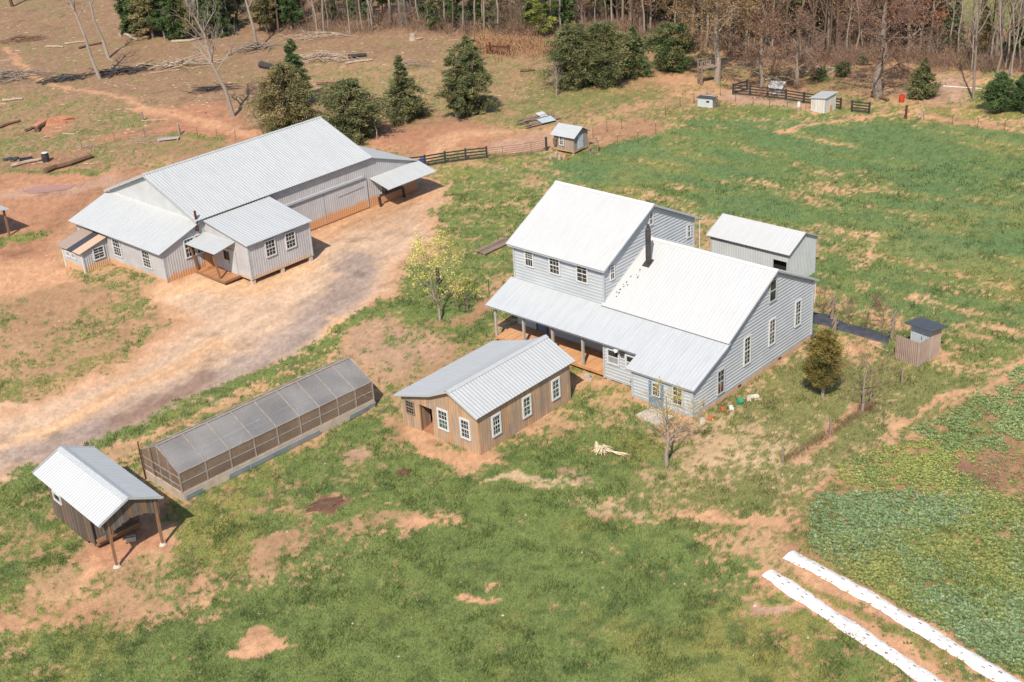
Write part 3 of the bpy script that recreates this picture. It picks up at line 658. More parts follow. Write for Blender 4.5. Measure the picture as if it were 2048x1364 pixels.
wl.hwall((0, yB, 0), (1, 0, 0), (0, 1, 0), 0.4, up_top(yB), xL, xM); wl.hwall((0, yB, 0), (1, 0, 0), (0, 1, 0), 0.4, lo_top(yB), xM, xR)
wl.hwall((0, yA, 0), (1, 0, 0), (0, -1, 0), 0.40, pz(yA)-0.07, xA, xR)
wl.hwall((xA, 0, 0), (0, 1, 0), (-1, 0, 0), 0.40, pz(yA)+0.02, yA, 0.0)
wl.hwall((0, 0, 0), (1, 0, 0), (0, -1, 0), 0.14, pz(0)-0.07, 0.0, xA)
wl.hwall((0, 0, 0), (0, 1, 0), (-1, 0, 0), 0.14, pz(0)+0.0, 0.0, yF)
wl.build('wall', 'siding', H)
for x, y, z0, z1 in ((xL, yF, 4.4, up_top(yF)), (xM, yF, 4.55, up_top(yF)), (xM, yB, 0.4, up_top(yB)), (xR, yB, 0.46, lo_top(yB)), (xR, yA, 0.4, pz(yA)-0.07), (xA, yA, 0.4, pz(yA)-0.07), (0, 0, 0.14, pz(0)-0.07)):
    pieces('corner_trim', 'fascia', H, [(x-0.07, x+0.07, y-0.07, y+0.07, z0, z1)])
f_ = MB(); f_.box(xA+0.01, xR-0.01, yA+0.02, yB-0.02, -0.25, 0.45)
f_.build('foundation', 'foundation', H)
pieces('pier', 'concrete', H, [(x-0.2, x+0.2, 0.06, 0.46, -0.1, 0.13) for x in (0.35, 1.75, 3.2)]+[(x-0.2, x+0.2, 0.25, 0.65, -0.1, 0.27) for x in (-2.1, -5.05, -8.0, -10.7)])
def rf(name, mat, faces, step=0.3, rib=0.06, dep=0.013, edge=None):
    b_ = MB()
    for q in faces: b_.roof(*q, step=step, rib=rib, dep=dep)
    return b_.build(name, mat, H)
x0, x1 = xL-0.47, xM+0.38
r1 = rf('upper_roof', 'roof_white', [(V(x0, 2.3, zf1), V(x1, 2.3, zf1), V(x1, yr, zr1), V(x0, yr, zr1)), (V(x1, 14.76, zb1), V(x0, 14.76, zb1), V(x0, yr, zr1-0.003), V(x1, yr, zr1-0.003))])
x2, x3 = xM-0.1, xR+0.32
r2 = rf('lower_roof', 'roof_white', [(V(x2, 2.41, zf2), V(x3, 2.41, zf2), V(x3, yr2, zr2), V(x2, yr2, zr2)), (V(x3, 14.7, zb2), V(xM+0.04, 14.7, zb2), V(xM+0.04, yr2, zr2-0.003), V(x3, yr2, zr2-0.003))])
r3 = rf('porch_roof', 'roof_porch', [(V(xL-0.45, -0.46, pz(-0.46)), V(3.35, -0.46, pz(-0.46)), V(3.35, yF-0.02, pz(yF)), V(xL-0.45, yF-0.02, pz(yF))),
     (V(3.352, -1.82, pz(-1.82)), V(x3, -1.82, pz(-1.82)), V(x3, yF-0.02, pz(yF)), V(3.352, yF-0.02, pz(yF)))], dep=0.011)
for par_, (xa, xb, y_, z_) in ((r1, (x0, x1, yr, zr1)), (r2, (x2+0.12, x3, yr2, zr2))):
    c = MB()
    for s_g, sl_ in ((-1, 0.52), (1, 0.48)): c.prism([V(xa, y_, z_+0.05), V(xa, y_+s_g*0.22, z_+0.05-0.22*sl_), V(xa, y_+s_g*0.22, z_+0.025-0.22*sl_), V(xa, y_, z_+0.022)], (xb-xa, 0, 0))
    c.build('ridge_cap', 'trim_white', par_)
fb = MB()
fb.box(xL-0.4, 3.3, -0.36, -0.32, pz(-0.34)-0.22, pz(-0.34)-0.065)
fb.box(x0+0.06, x1-0.06, 2.37, 2.41, zf1-0.19, zf1-0.05); fb.box(3.42, x3-0.1, -1.75, -1.71, pz(-1.73)-0.19, pz(-1.73)-0.06)
for (ya, za, yb, zb_) in ((2.35, zf1-0.07, yr, zr1-0.09), (yr, zr1-0.09, 14.7, zb1-0.07)): fb.beam((x1-0.03, ya, za), (x1-0.03, yb, zb_), 0.03, 0.12)
for (ya, za, yb, zb_) in ((2.45, zf2-0.07, yr2, zr2-0.09), (yr2, zr2-0.09, 14.64, zb2-0.07), (-1.78, pz(-1.78)-0.08, 2.4, pz(2.4)-0.09)): fb.beam((x3-0.03, ya, za), (x3-0.03, yb, zb_), 0.03, 0.12)
fb.build('fascia_board', 'fascia', H)
fl = MB(); fl.beam((xM+0.03, yF+0.05, zf2+0.2), (xM+0.03, yr2, zr2+0.05), 0.02, 0.2); fl.beam((xM+0.03, yr2, zr2+0.05), (xM+0.03, 14.3, zb2+0.25), 0.02, 0.2)
fl.build('flashing', 'trim_white', H)
wins = [((-9.40, yF, 6.52), 0.91, 1.36, 2, 2, 0, None), ((-6.80, yF, 6.58), 1.11, 1.5, 3, 2, 2, None), ((-4.08, yF, 6.57), 1.13, 1.52, 2, 2, 2, None)]
for c, w_, h_, co_, a_, b_, g2 in wins:
    if b_ == 0:                                       # prairie upper sash over a clear lower one
        window(H, Vector(c)+V(0, -0.03, 0), (1, 0, 0), (0, -1, 0), w_, h_, 3, 3, 1)
    else: window(H, Vector(c)+V(0, -0.03, 0), (1, 0, 0), (0, -1, 0), w_, h_, co_, a_, b_)
for y, z, w_, h_ in ((3.69, 6.76, 0.58, 1.13), (8.56, 9.5, 0.55, 1.02), (13.54, 6.88, 0.55, 1.12)):
    window(H, (xM+0.03, y, z), (0, 1, 0), (1, 0, 0), w_, h_, 2, 2, 1, fw=0.08)
q = window(H, (xR+0.03, 1.89, 1.73), (0, 1, 0), (1, 0, 0), 0.9, 1.92, 2, 2, 1, frame='fascia', glass='glass', glass2='glass_red', fw=0.07)
tag(q, 'grey framed window with a reddish curtain in its lower sash')
window(H, (xR+0.03, 5.22, 2.83), (0, 1, 0), (1, 0, 0), 0.9, 2.27, 2, 3, 3, glass2='glass')
window(H, (xR+0.03, 8.52, 3.02), (0, 1, 0), (1, 0, 0), 0.9, 2.15, 2, 3, 3, glass2='glass_green')
window(H, (xR+0.03, 12.10, 3.16), (0, 1, 0), (1, 0, 0), 0.86, 2.15, 2, 3, 3, glass2='glass_green')
window(H, (xR+0.03, 8.45, 6.35), (0, 1, 0), (1, 0, 0), 0.97, 1.75, 1, 1, 1, frame='fascia', fw=0.08)
window(H, (0.89, -0.03, 2.10), (1, 0, 0), (0, -1, 0), 1.13, 1.24, 1, 1, 1, glass2='screen', fw=0.11)
window(H, (2.58, -0.03, 2.10), (1, 0, 0), (0, -1, 0), 1.10, 1.22, 1, 1, 1, glass2='screen', fw=0.11)
window(H, (7.68, yA-0.03, 1.68), (1, 0, 0), (0, -1, 0), 0.92, 1.48, 2, 2, 2)
# blue back door with a nine pane light, and the porch door
d = MB(); d.box(5.31, 6.33, yA-0.06, yA, 0.14, 2.16); dr = d.build('door', 'blue_door', H)
pieces('door_frame', 'blue_door', dr, [(xa, xb, yA-0.09, yA, 0.12, 2.16) for xa, xb in ((5.20, 5.31), (6.33, 6.44))])
window(dr, (5.87, yA-0.07, 1.62), (1, 0, 0), (0, -1, 0), 0.70, 1.06, 3, 3, 0, fw=0.06)
k = MB(); k.tube([(6.22, yA-0.06, 1.02), (6.22, yA-0.14, 1.02)], 0.035, 6); k.build('handle', 'black_metal', dr)
d = MB(); d.box(-8.85, -7.9, yF-0.07, yF, 0.5, 2.5); dr = d.build('door', 'blue_door', H)
ft = MB(); ft.box(-8.98, -8.85, yF-0.1, yF, 0.5, 2.6); ft.box(-7.9, -7.77, yF-0.1, yF, 0.5, 2.6); ft.box(-8.85, -7.9, yF-0.1, yF, 2.5, 2.6); ft.build('door_frame', 'brown_trim', dr)
# porch deck, posts, steps
pd = MB(); pd.box(xL+0.05, -0.04, 0.0, yF-0.04, 0.36, 0.49); dk_ = pd.build('porch_deck', 'deck', H)
sk = MB(); sk.box(xL+0.04, -0.045, -0.035, 0.0, 0.27, 0.485); sk.box(xL+0.01, xL+0.05, 0.0, yF-0.04, 0.27, 0.485); sk.build('rim_board', 'deck_edge', dk_)
for x in (-10.93, -8.0, -5.05, -2.10):
    p = MB(); p.box(x-0.085, x+0.085, 0.0, 0.17, 0.49, pz(0.1)-0.07); p.build('porch_post', 'post_grey', H)
p = MB(); p.box(xL-0.1, 0.0, 0.03, 0.15, pz(0.1)-0.26, pz(0.1)-0.07); p.build('porch_beam', 'post_grey', H)
# stove pipe through the lower roof
cb = V(-0.83, 6.62, 6.83)
c = MB(); c.tube([cb-UP*0.3, cb+UP*2.75], 0.21, 12); cp = c.build('chimney_pipe', 'black_metal', H, smooth=False)
c = MB(); c.tube([cb+UP*2.75, cb+UP*2.85, cb+UP*2.852, cb+UP*3.1], [0.2, 0.12, 0.12, 0.12], 10); c.build('chimney_cap', 'black_metal', cp)
c = MB(); c.obox(cb+V(0, -0.05, 0.03), (1, 0, 0), V(0, 1, 0.539).normalized(), V(0, -0.539, 1).normalized(), 0.62, 0.8, 0.05); c.build('flashing', 'black_metal', cp)
q = MB()
for i in range(14):
    yy = 6.0-0.2*i+rnd.uniform(-.2, .2); q.obox((-0.9-0.05*i+rnd.uniform(-.3, .3), yy, zf2+(yy-2.41)*0.539+0.03), (1, 0, 0), V(0, 1, 0.539).normalized(), V(0, -0.539, 1).normalized(), rnd.uniform(.05, .12), rnd.uniform(.05, .14), 0.02)
q.build('loose_tar', 'char', r2)['kind'] = 'stuff'
# satellite dish and a round lamp between the two kitchen windows
c = MB(); ce = V(1.42, -0.28, 2.93); ax = V(-0.35, -0.75, 0.56).normalized(); sx_ = ax.cross(UP).normalized(); sy_ = sx_.cross(ax)
ring = [[ce+sx_*math.cos(q)*r_*1.0+sy_*math.sin(q)*r_*0.85+ax*(r_*r_*0.9) for q in [2*math.pi*i/14 for i in range(14)]] for r_ in (0.0, 0.12, 0.24, 0.30)]
for i in range(3):
    for j in range(14): c.quad(ring[i][j], ring[i][(j+1) % 14], ring[i+1][(j+1) % 14], ring[i+1][j])
c.beam(ce-ax*0.02, ce+V(0, 0.24, -0.05), 0.05); c.beam(ce-sy_*0.25, ce+ax*0.35-sy_*0.05, 0.03)
c.build('satellite_dish', 'trim_white', H)
c = MB(); c.tube([(1.80, 0, 2.72), (1.80, -0.22, 2.70)], 0.05, 6); c.tube([(1.80, -0.18, 2.70), (1.80, -0.24, 2.70)], 0.19, 14); c.build('round_lamp', 'black_metal', H)
c = MB(); c.box(xR+0.03, xR+0.1, -0.35, -0.22, 0.83, 1.0); c.build('meter_box', 'brown_trim', H)
pieces('foundation_vent', 'rust', H, [(xR-0.005, xR+0.015, y, y+0.4, 0.22, 0.38) for y in (4.2, 9.6)])
for pts in ([(xR+0.12, yB+0.1, 5.0), (xR+0.12, yB+0.1, 3.2)], [(xM+0.3, 14.7, zb1-0.1), (xM+0.3, 14.7, 4.6)]): c = MB(); c.tube(pts, 0.03, 5); c.build('downspout', 'trim_white', H)

# ------------------------------------------------------------------ barn (local y is reversed: v = -y)
Bn = thing('barn', 'long metal clad barn with light ribbed roofs and a small entry porch beside the drive', 'barn', (-18.986, 121.142, 0), 0.8049)
def Q(u, v, z): return V(u, -v, z)
vr, zR, zE, ve, vre = -7.53, 8.24, 5.26, 0.015, -15.1
def btop(v): return (zE+(zR-zE)*(ve-v)/(ve-vr) if v > vr else zE+(zR-zE)*(v-vre)/(vr-vre))-0.06
w_ = MB()
w_.vwall((0, 0.42, 0), (1, 0, 0), (0, -1, 0), -12.0, 9.1, -0.05, btop(-.42), 0.26, 0.055, 0.02)
w_.vwall((0, 0.42, 0), (1, 0, 0), (0, -1, 0), 9.1, 14.96, -0.05, lambda u: 5.16-(u-9.03)*0.338, 0.26, 0.055, 0.02)
w_.vwall((0, 14.7, 0), (1, 0, 0), (0, 1, 0), -12.0, 14.96, -0.05, lambda u: btop(-14.7) if u < 9.1 else 5.16-(u-9.03)*0.338, 0.26)
w_.vwall((9.06, 0, 0), (0, 1, 0), (1, 0, 0), 0.42, 14.7, 3.0, lambda y: btop(-y), 0.26)
w_.vwall((14.96, 0, 0), (0, 1, 0), (1, 0, 0), 0.42, 14.7, -0.05, 3.1, 0.26)
w_.vwall((-16.09, 0.42, 0), (1, 0, 0), (0, -1, 0), 0, 4.09, 0.2, lambda s: 3.49+(s+0.0)*0.353, 0.26, 0.055, 0.02)
w_.vwall((-16.09, 14.7, 0), (1, 0, 0), (0, 1, 0), 0, 4.09, -0.05, lambda s: 3.49+s*0.353, 0.26)
w_.build('wall', 'metal_wall', Bn)
w_ = MB()
w_.vwall((-12.0, 0, 0), (0, 1, 0), (-1, 0, 0), 0.42, 14.7, 4.5, lambda y: btop(-y), 0.22, 0.055, 0.02)
w_.build('gable_wall', 'metal_wall_clean', Bn)
w_ = MB(); w_.vwall((-16.09, 0, 0), (0, 1, 0), (-1, 0, 0), 0.42, 14.8, -0.05, 3.58, 0.26, 0.055, 0.02); w_.build('lean_to_wall', 'metal_wall_low', Bn)
w_ = MB()
w_.vwall((0, -5.68, 0), (1, 0, 0), (0, -1, 0), -11.3, -4.3, 0.52, 3.98, 0.26, 0.055, 0.02)
w_.vwall((-11.3, 0, 0), (0, 1, 0), (-1, 0, 0), -5.68, 0.42, 0.52, lambda y: 5.03-( -y+0.06)*0.184 if True else 0, 0.26, 0.055, 0.02)
w_.vwall((-4.3, 0, 0), (0, 1, 0), (1, 0, 0), -5.68, 0.42, 0.52, lambda y: 5.03-(-y+0.06)*0.184, 0.26, 0.055, 0.02)
w_.box(-11.25, -4.35, -5.6, 0.3, 0.45, 0.52)
w_.build('side_room_wall', 'metal_wall_low', Bn)
pieces('pier', 'concrete', Bn, [(u-0.17, u+0.17, y-0.17, y+0.17, -0.05, 0.46) for u in (-11.1, -7.8, -4.5) for y in (-5.5, -2.8)])
pieces('corner_trim', 'fascia', Bn, [(u-0.06, u+0.06, y-0.06, y+0.06, z0, z1) for u, y, z0, z1 in ((-16.09, 0.42, 0.2, 3.5), (-11.3, -5.68, 0.52, 3.98), (-4.3, -5.68, 0.52, 3.98), (14.96, 0.42, 0, 3.15))])
def brf(name, mat, faces, step=0.3, rib=0.08, dep=0.035):
    b_ = MB()
    for q in faces: b_.roof(*q, step=step, rib=rib, dep=dep)
    return b_.build(name, mat, Bn)
main = brf('main_roof', 'roof_barn', [(Q(-12.41, ve, zE), Q(9.03, ve, zE), Q(9.03, vr, zR), Q(-12.41, vr, zR)), (Q(9.03, vre, zE), Q(-12.41, vre, zE), Q(-12.41, vr, zR-0.003), Q(9.03, vr, zR-0.003))])
c = MB()
for s_g in (-1, 1): c.prism([Q(-12.41, vr, zR+0.07), Q(-12.41, vr+s_g*0.2, zR-0.005), Q(-12.41, vr+s_g*0.2, zR-0.035), Q(-12.41, vr, zR+0.04)], (21.44, 0, 0))
c.build('ridge_cap', 'roof_barn', main)
brf('lean_to_roof', 'roof_barn_lean', [(Q(-16.66, -15.22, 3.42), Q(-16.66, -0.1, 3.42), Q(-12.03, -0.1, 4.98), Q(-12.03, -15.22, 4.98))])
brf('rear_lean_to_roof', 'roof_barn_lean', [(Q(15.2, -0.15, 3.14), Q(15.2, -15.1, 3.14), Q(9.05, -15.1, 5.17), Q(9.05, -0.15, 5.17))])
brf('side_room_roof', 'roof_barn', [(Q(-11.62, 6.03, 3.945), Q(-4.05, 6.03, 3.945), Q(-4.05, -0.05, 5.06), Q(-11.62, -0.05, 5.06))])
brf('canopy_roof', 'roof_barn', [(Q(8.6, 2.4, 2.41), Q(15.38, 2.4, 2.41), Q(15.38, -0.38, 3.09), Q(8.6, -0.38, 3.09))])
brf('entry_roof', 'roof_barn_lean', [(Q(-13.72, -0.36, 3.46), Q(-13.72, 4.05, 3.46), Q(-11.34, 4.0, 3.84), Q(-11.34, -0.3, 3.84))], 0.24)
c = MB(); c.prism([Q(-12.41, ve+0.0, zE-0.07), Q(-12.41, vr, zR-0.07), Q(-12.41, vr, zR-0.22), Q(-12.41, ve, zE-0.22)], (0.03, 0, 0)); c.prism([Q(-12.41, vr, zR-0.07), Q(-12.41, vre, zE-0.07), Q(-12.41, vre, zE-0.22), Q(-12.41, vr, zR-0.22)], (0.03, 0, 0))
c.build('rake_trim', 'fascia', Bn)
c = MB(); c.box(-12.05, -11.98, 0.5, 14.7, 4.95, 5.12); c.build('flashing', 'trim_white', Bn)
# sliding doors hung from a long rail
c = MB(); c.box(-3.6, 7.75, 0.14, 0.4, 3.42, 3.62); c.build('door_rail', 'fascia', Bn)
for ua, ub in ((-3.4, 2.46), (2.52, 8.1)):
    d = MB(); d.vwall((0, 0.34, 0), (1, 0, 0), (0, -1, 0), ua, ub, 0.16, 3.42, 0.26, 0.055, 0.02); dd = d.build('sliding_door', 'metal_wall', Bn)
    h = MB(); h.box(ub-0.06, ub, 0.29, 0.345, 0.16, 3.42); h.build('edge_trim', 'fascia', dd)
c = MB(); c.beam(Q(4.2, -0.24, 2.52), Q(7.6, -0.24, 2.62), 0.03, 0.05); c.build('door_bar', 'fascia', Bn)
# windows
for v, g2 in ((-7.94, None), (-3.13, None)):
    window(Bn, (-16.13, -v, 2.15), (0, 1, 0), (-1, 0, 0), 1.35, 1.75, 3, 2, 3, glass2=g2, split=0.45)
window(Bn, (-13.27, 0.38, 2.95), (1, 0, 0), (0, -1, 0), 1.15, 1.85, 3, 2, 2); window(Bn, (-12.05, 0.375, 2.95), (1, 0, 0), (0, -1, 0), 1.15, 1.85, 3, 2, 2)
for u in (-8.90, -6.61): window(Bn, (u, -5.72, 2.84), (1, 0, 0), (0, -1, 0), 1.18, 1.58, 3, 2, 2)
window(Bn, (10.36, 0.38, 1.5), (1, 0, 0), (0, -1, 0), 0.9, 1.1, 2, 2, 2)
# low shed room at the near corner with a roof of odd metal sheets
b_ = MB()
b_.vwall((-18.87, 9.64, 0), (1, 0, 0), (0, -1, 0), 0, 2.78, -0.1, lambda s: 2.22+s*0.25, 0.22, 0.06, 0.028)
b_.vwall((-18.87, 0, 0), (0, 1, 0), (-1, 0, 0), 9.64, 13.0, -0.1, 2.2, 0.22, 0.06, 0.028)
b_.vwall((-18.87, 13.0, 0), (1, 0, 0), (0, 1, 0), 0, 2.78, -0.1, lambda s: 2.22+s*0.25, 0.22, 0.06, 0.028)
rm = b_.build('corner_room', 'metal_wall_low', Bn)
pieces('corner_trim', 'trim_white', rm, [(-18.95, -18.8, y-0.075, y+0.075, 0, 2.2) for y in (9.64, 13.0)])
for va, vb, mt in ((9.35, 10.6, 'tan'), (10.6, 11.6, 'dark'), (11.6, 13.5, 'brown')):
    c = MB(); c.roof(V(-19.25, vb, 2.2), V(-19.25, va, 2.2), V(-16.2, va, 2.96), V(-16.2, vb, 2.96), 0.3, 0.05, 0.012, 0.04)
    c.build('roof_sheet', MT.setdefault('sheet_'+mt, simple('sheet_'+mt, *{'tan': (al(228, 196, 170), al(212, 178, 150)), 'dark': (al(84, 80, 86), al(70, 66, 72)), 'brown': (al(186, 166, 154), al(168, 146, 134))}[mt], rough=0.5)), rm)
window(rm, (-17.19, 9.6, 1.62), (1, 0, 0), (0, -1, 0), 1.2, 1.2, 2, 2, 2, frame='trim_white')
for y in (11.1, 12.05): window(rm, (-18.91, y, 1.55), (0, 1, 0), (-1, 0, 0), 0.85, 0.62, 1, 1, 0, glass='screen', fw=0.13)
# entry deck
e_ = MB(); e_.box(-13.05, -11.32, -4.0, 0.38, 0.5, 0.62); ed = e_.build('entry_deck', 'deck_old', Bn)
e_ = MB(); e_.box(-13.08, -13.05, -4.02, 0.38, 0.4, 0.615); e_.box(-13.05, -11.32, -4.03, -4.0, 0.4, 0.615); e_.build('rim_board', 'post_wood', ed)
for y in (0.2, -3.2): e_ = MB(); e_.beam((-12.9, y, 0.62), (-13.4, y-0.05, 3.4), 0.14); e_.build('entry_post', 'post_wood', Bn)
e_ = MB(); e_.box(-13.55, -13.41, -4.0, 0.3, 3.3, 3.4); e_.build('entry_beam', 'post_wood', Bn)
e_ = MB(); e_.box(-13.75, -13.1, -2.3, -0.4, 0.12, 0.25); e_.build('step', 'deck_old', Bn)
e_ = MB(); e_.box(-11.37, -11.32, -3.75, -1.75, 0.62, 2.9); dr = e_.build('door', 'metal_wall_clean', Bn)
e_ = MB(); e_.box(-11.4, -11.37, -2.8, -2.0, 1.75, 2.6); e_.build('pane', 'glass', dr)
e_ = MB(); e_.tube([(-11.37, -2.7, 1.55), (-11.45, -2.7, 1.55)], 0.04, 6); e_.build('handle', 'black_metal', dr)
# flue beside the entry and black duct by the canopy
c = MB(); c.tube([(-12.2, 0.22, 4.2), (-12.2, 0.22, 4.75), (-12.22, 0.2, 6.15)], 0.11, 8); c.tube([(-12.2, 0.42, 4.3), (-12.2, 0.2, 4.3)], 0.13, 8); fl_ = c.build('flue_pipe', 'rust', Bn)
c = MB(); c.tube([Q(9.2, 0.25, -0.05), Q(9.08, 0.25, 1.0), Q(9.3, 0.25, 1.16), Q(12.2, 0.25, 1.2), Q(12.38, 0.25, 1.05), Q(12.48, 0.25, -0.05)], 0.15, 8); c.build('duct', 'black_plastic', Bn)
bd = MB(); bd.obox((-11.75, 0.02, 1.3), (1, 0, 0), V(0, 0.28, 1).normalized(), V(0, -1, 0.28).normalized(), 0.75, 1.3, 0.04)
bo = bd.build('board', 'deck_edge'); bo.matrix_world = Matrix.Translation((-18.986, 121.142, 0)) @ Matrix.Rotation(0.8049, 4, 'Z')
tag(bo, 'brown wooden board leaning by the barn entry under the small porch roof', 'board')

# ------------------------------------------------------------------ brown board shed
S = thing('board_shed', 'brown board walled shed with white windows, in front of the farmhouse porch', 'shed', (-2.575, 77.222, 0), 0.8224)
def wtop(v): return (3.06+(4.33-3.06)*(0.29-v)/(2.68) if v > -2.39 else (4.33+(3.46-4.33)*(-2.39-v)/1.81 if v > -4.2 else 3.46+(2.41-3.46)*(-4.2-v)/3.54))-0.06
def seg(mb, pts):  # flat wall from polygon with thickness
    mb.prism(pts[0], pts[1])
w_ = MB()
for va, vb, z0 in ((0.0, -4.2, -0.05), (-4.2, -4.36, -0.05), (-4.36, -5.66, 2.16), (-5.66, -7.39, -0.05)):
    n_ = max(1, int(abs(vb-va)/0.3)); vs_ = [va+(vb-va)*i/n_ for i in range(n_+1)]
    if va > -2.39 > vb: vs_ = sorted(vs_+[-2.39], reverse=True)
    poly = [Q(0, vs_[0], z0)]+[Q(0, v, wtop(v)) for v in vs_]+[Q(0, vs_[-1], z0)]
    w_.prism(poly, (-0.06, 0, 0))
w_.build('front_wall', 'wood_brown', S)
w_ = MB(); w_.box(0.0, 9.62, -0.03, 0.03, 0.0, wtop(0)); w_.box(9.56, 9.62, 0.03, 7.3, 0.0, 2.3); w_.prism([Q(9.56, 0, 2.3), Q(9.56, 0, wtop(0)), Q(9.56, -2.39, wtop(-2.39)), Q(9.56, -4.2, wtop(-4.2)), Q(9.56, -7.3, 2.3)], (0.06, 0, 0))
w_.box(0.0, 9.62, 7.33, 7.39, 0.0, wtop(-7.39)); w_.build('wall', 'wood_brown', S)
fl_ = MB(); fl_.box(0.05, 9.5, 0.1, 7.3, -0.02, 0.03); fl_.build('floor', MT.setdefault('red_dirt', simple('red_dirt', al(200, 142, 108), al(176, 118, 88), .95, 0, 3, bump=.6)), S)
c = MB(); c.obox(Q(0.55, -5.75, 1.05), V(1, 0.15, 0).normalized(), V(-0.15, 1, 0).normalized(), UP, 1.15, 0.05, 2.05); c.build('door', 'wood_brown', S)
pieces('door_frame', 'post_wood', S, [(0.02, 0.08, 5.6, 5.72, 0, 2.16), (0.02, 0.08, 4.3, 4.42, 0, 2.16)])
rfm = MB()
rfm.roof(Q(-0.43, 0.29, 3.06), Q(10.0, 0.29, 3.06), Q(10.0, -2.39, 4.33), Q(-0.43, -2.39, 4.33), 0.3, 0.11, 0.021)
rfm.roof(Q(10.0, -4.2, 3.46), Q(-0.43, -4.2, 3.46), Q(-0.43, -2.39, 4.327), Q(10.0, -2.39, 4.327), 0.3, 0.11, 0.021)
rfm.roof(Q(10.0, -7.74, 2.41), Q(-0.43, -7.74, 2.41), Q(-0.43, -4.19, 3.455), Q(10.0, -4.19, 3.455), 0.3, 0.11, 0.021)
ro = rfm.build('roof', 'roof_rib', S)
c = MB()
for s_g, sl_ in ((1, .474), (-1, .481)): c.prism([Q(-0.43, -2.39, 4.41), Q(-0.43, -2.39+s_g*0.26, 4.40-.26*sl_), Q(-0.43, -2.39+s_g*0.26, 4.37-.26*sl_), Q(-0.43, -2.39, 4.38)], (10.43, 0, 0))
c.build('ridge_cap', 'roof_rib', ro)
c = MB()
for (a_, b_) in (((0.27, 3.0), (-2.39, 4.26)), ((-2.39, 4.26), (-4.2, 3.4)), ((-4.2, 3.4), (-7.7, 2.36))):
    c.beam(Q(-0.42, *a_), Q(-0.42, *b_), 0.03, 0.13); c.beam(Q(9.99, *a_), Q(9.99, *b_), 0.03, 0.13)
c.build('rake_trim', 'roof_rib', ro)
for v, z, h_, w2 in ((-3.27, 1.71, 1.62, 1.05), (-1.19, 1.68, 1.58, 0.94)): window(S, (-0.08, -v, z), (0, 1, 0), (-1, 0, 0), w2, h_, 3, 2, 2, glass2='glass_green' if v < -2 else None, fw=0.13)
q = window(S, (-0.08, 6.51, 1.65), (0, 1, 0), (-1, 0, 0), 0.82, 1.05, 3, 2, 2, frame='post_weather', fw=0.05); tag(q, 'unpainted window left of the doorway')
for u, g_ in ((1.63, 'glass'), (4.79, 'glass_green'), (7.94, 'glass_green')): window(S, (u, -0.05, 1.62), (1, 0, 0), (0, -1, 0), 0.92, 1.63, 3 if u < 4 else 2, 2, 2, glass=g_, fw=0.13)

# ------------------------------------------------------------------ greenhouse
Gh = thing('greenhouse', 'long low greenhouse with cloudy plastic film on a weathered wooden frame', 'greenhouse', (-21.991, 73.735, 0), 0.7625)
L_, vL, vR_, zs, zg = 16.2, -4.70, -2.36, 2.12, 3.29
c = MB(); c.box(0, L_, -0.07, 0.07, -0.15, 0.66); c.box(0, L_, 4.63, 4.77, -0.15, 0.66); c.box(-0.07, 0.07, 0.07, 4.63, -0.15, 0.66); c.box(L_-0.07, L_+0.07, 0.07, 4.63, -0.15, 0.66)
bs = c.build('base_wall', 'gh_base', Gh)
u = 0.1
while u < L_-0.2:
    l_ = rnd.uniform(1.2, 2.6); u2 = min(L_, u+l_)
    if rnd.random() < 0.8:
        c = MB(); c.obox(((u+u2)/2, -0.1-rnd.uniform(0, .12), 0.30), (1, 0, 0), V(0, -0.35, 1).normalized(), V(0, -1, -0.35).normalized(), u2-u, 0.5, 0.025); c.build('peeling_panel', 'gh_peel', bs)
    u = u2+0.05
fr = MB(); us = [0, 2.0, 3.9, 5.85, 7.75, 9.68, 11.4, 13.0, 14.6, 16.2]
for u in us:
    for y in (0.0, 4.70): fr.box(u-0.04, u+0.04, y-0.04, y+0.04, 0.66, zs)
    fr.beam(Q(u, 0.02, zs+.02), Q(u, vR_, zg+.03), 0.05, 0.05); fr.beam(Q(u, vL-.02, zs+.02), Q(u, vR_, zg+.03), 0.05, 0.05)
for y in (0, 4.7):
    for z in (0.69, 1.38, zs): fr.box(0, L_, y-0.028, y+0.028, z-0.025, z+0.025)
fr.beam(Q(0, vR_, zg+.04), Q(L_, vR_, zg+.04), 0.12, 0.06)
for u in (0, L_):
    for y in (1.2, 2.36, 3.5): fr.box(u-0.035, u+0.035, y-0.035, y+0.035, 0.66, zs+(zg-zs)*(1-abs(y-2.36)/2.36)-0.05)
    for z in (1.1, 1.75): fr.box(u-0.03, u+0.03, 0, 4.7, z-0.03, z+0.03)
fr.build('frame', 'gh_frame', Gh)
f2 = MB(); f2.prism([Q(0, 0, zs), Q(0, vR_, zg), Q(0, vR_, zg-.015), Q(0, 0, zs-.015)], (L_, 0, 0)); f2.prism([Q(0, vL, zs), Q(0, vR_, zg), Q(0, vR_, zg-.015), Q(0, vL, zs-.015)], (L_, 0, 0))
f2.build('roof_film', 'film_roof', Gh)
f2 = MB(); f2.box(0, L_, 0.0, 0.012, 0.7, zs-0.04); f2.box(0, L_, 4.69, 4.70, 0.7, zs-0.04)
for u in (0.0, L_-.012): f2.prism([Q(u, 0, .7), Q(u, 0, zs), Q(u, vR_, zg-.02), Q(u, vL, zs), Q(u, vL, .7)], (.012, 0, 0))
f2.build('side_film', 'film_side', Gh)
b_ = MB()
for y in (1.2, 3.5):
    b_.box(0.6, L_-0.6, y-0.5, y+0.5, 0.72, 0.78)
    for u in range(1, 16, 3): b_.box(u-0.04, u+0.04, y-0.45, y+0.45, 0.0, 0.72)
b_.build('bench', 'gh_frame', Gh)
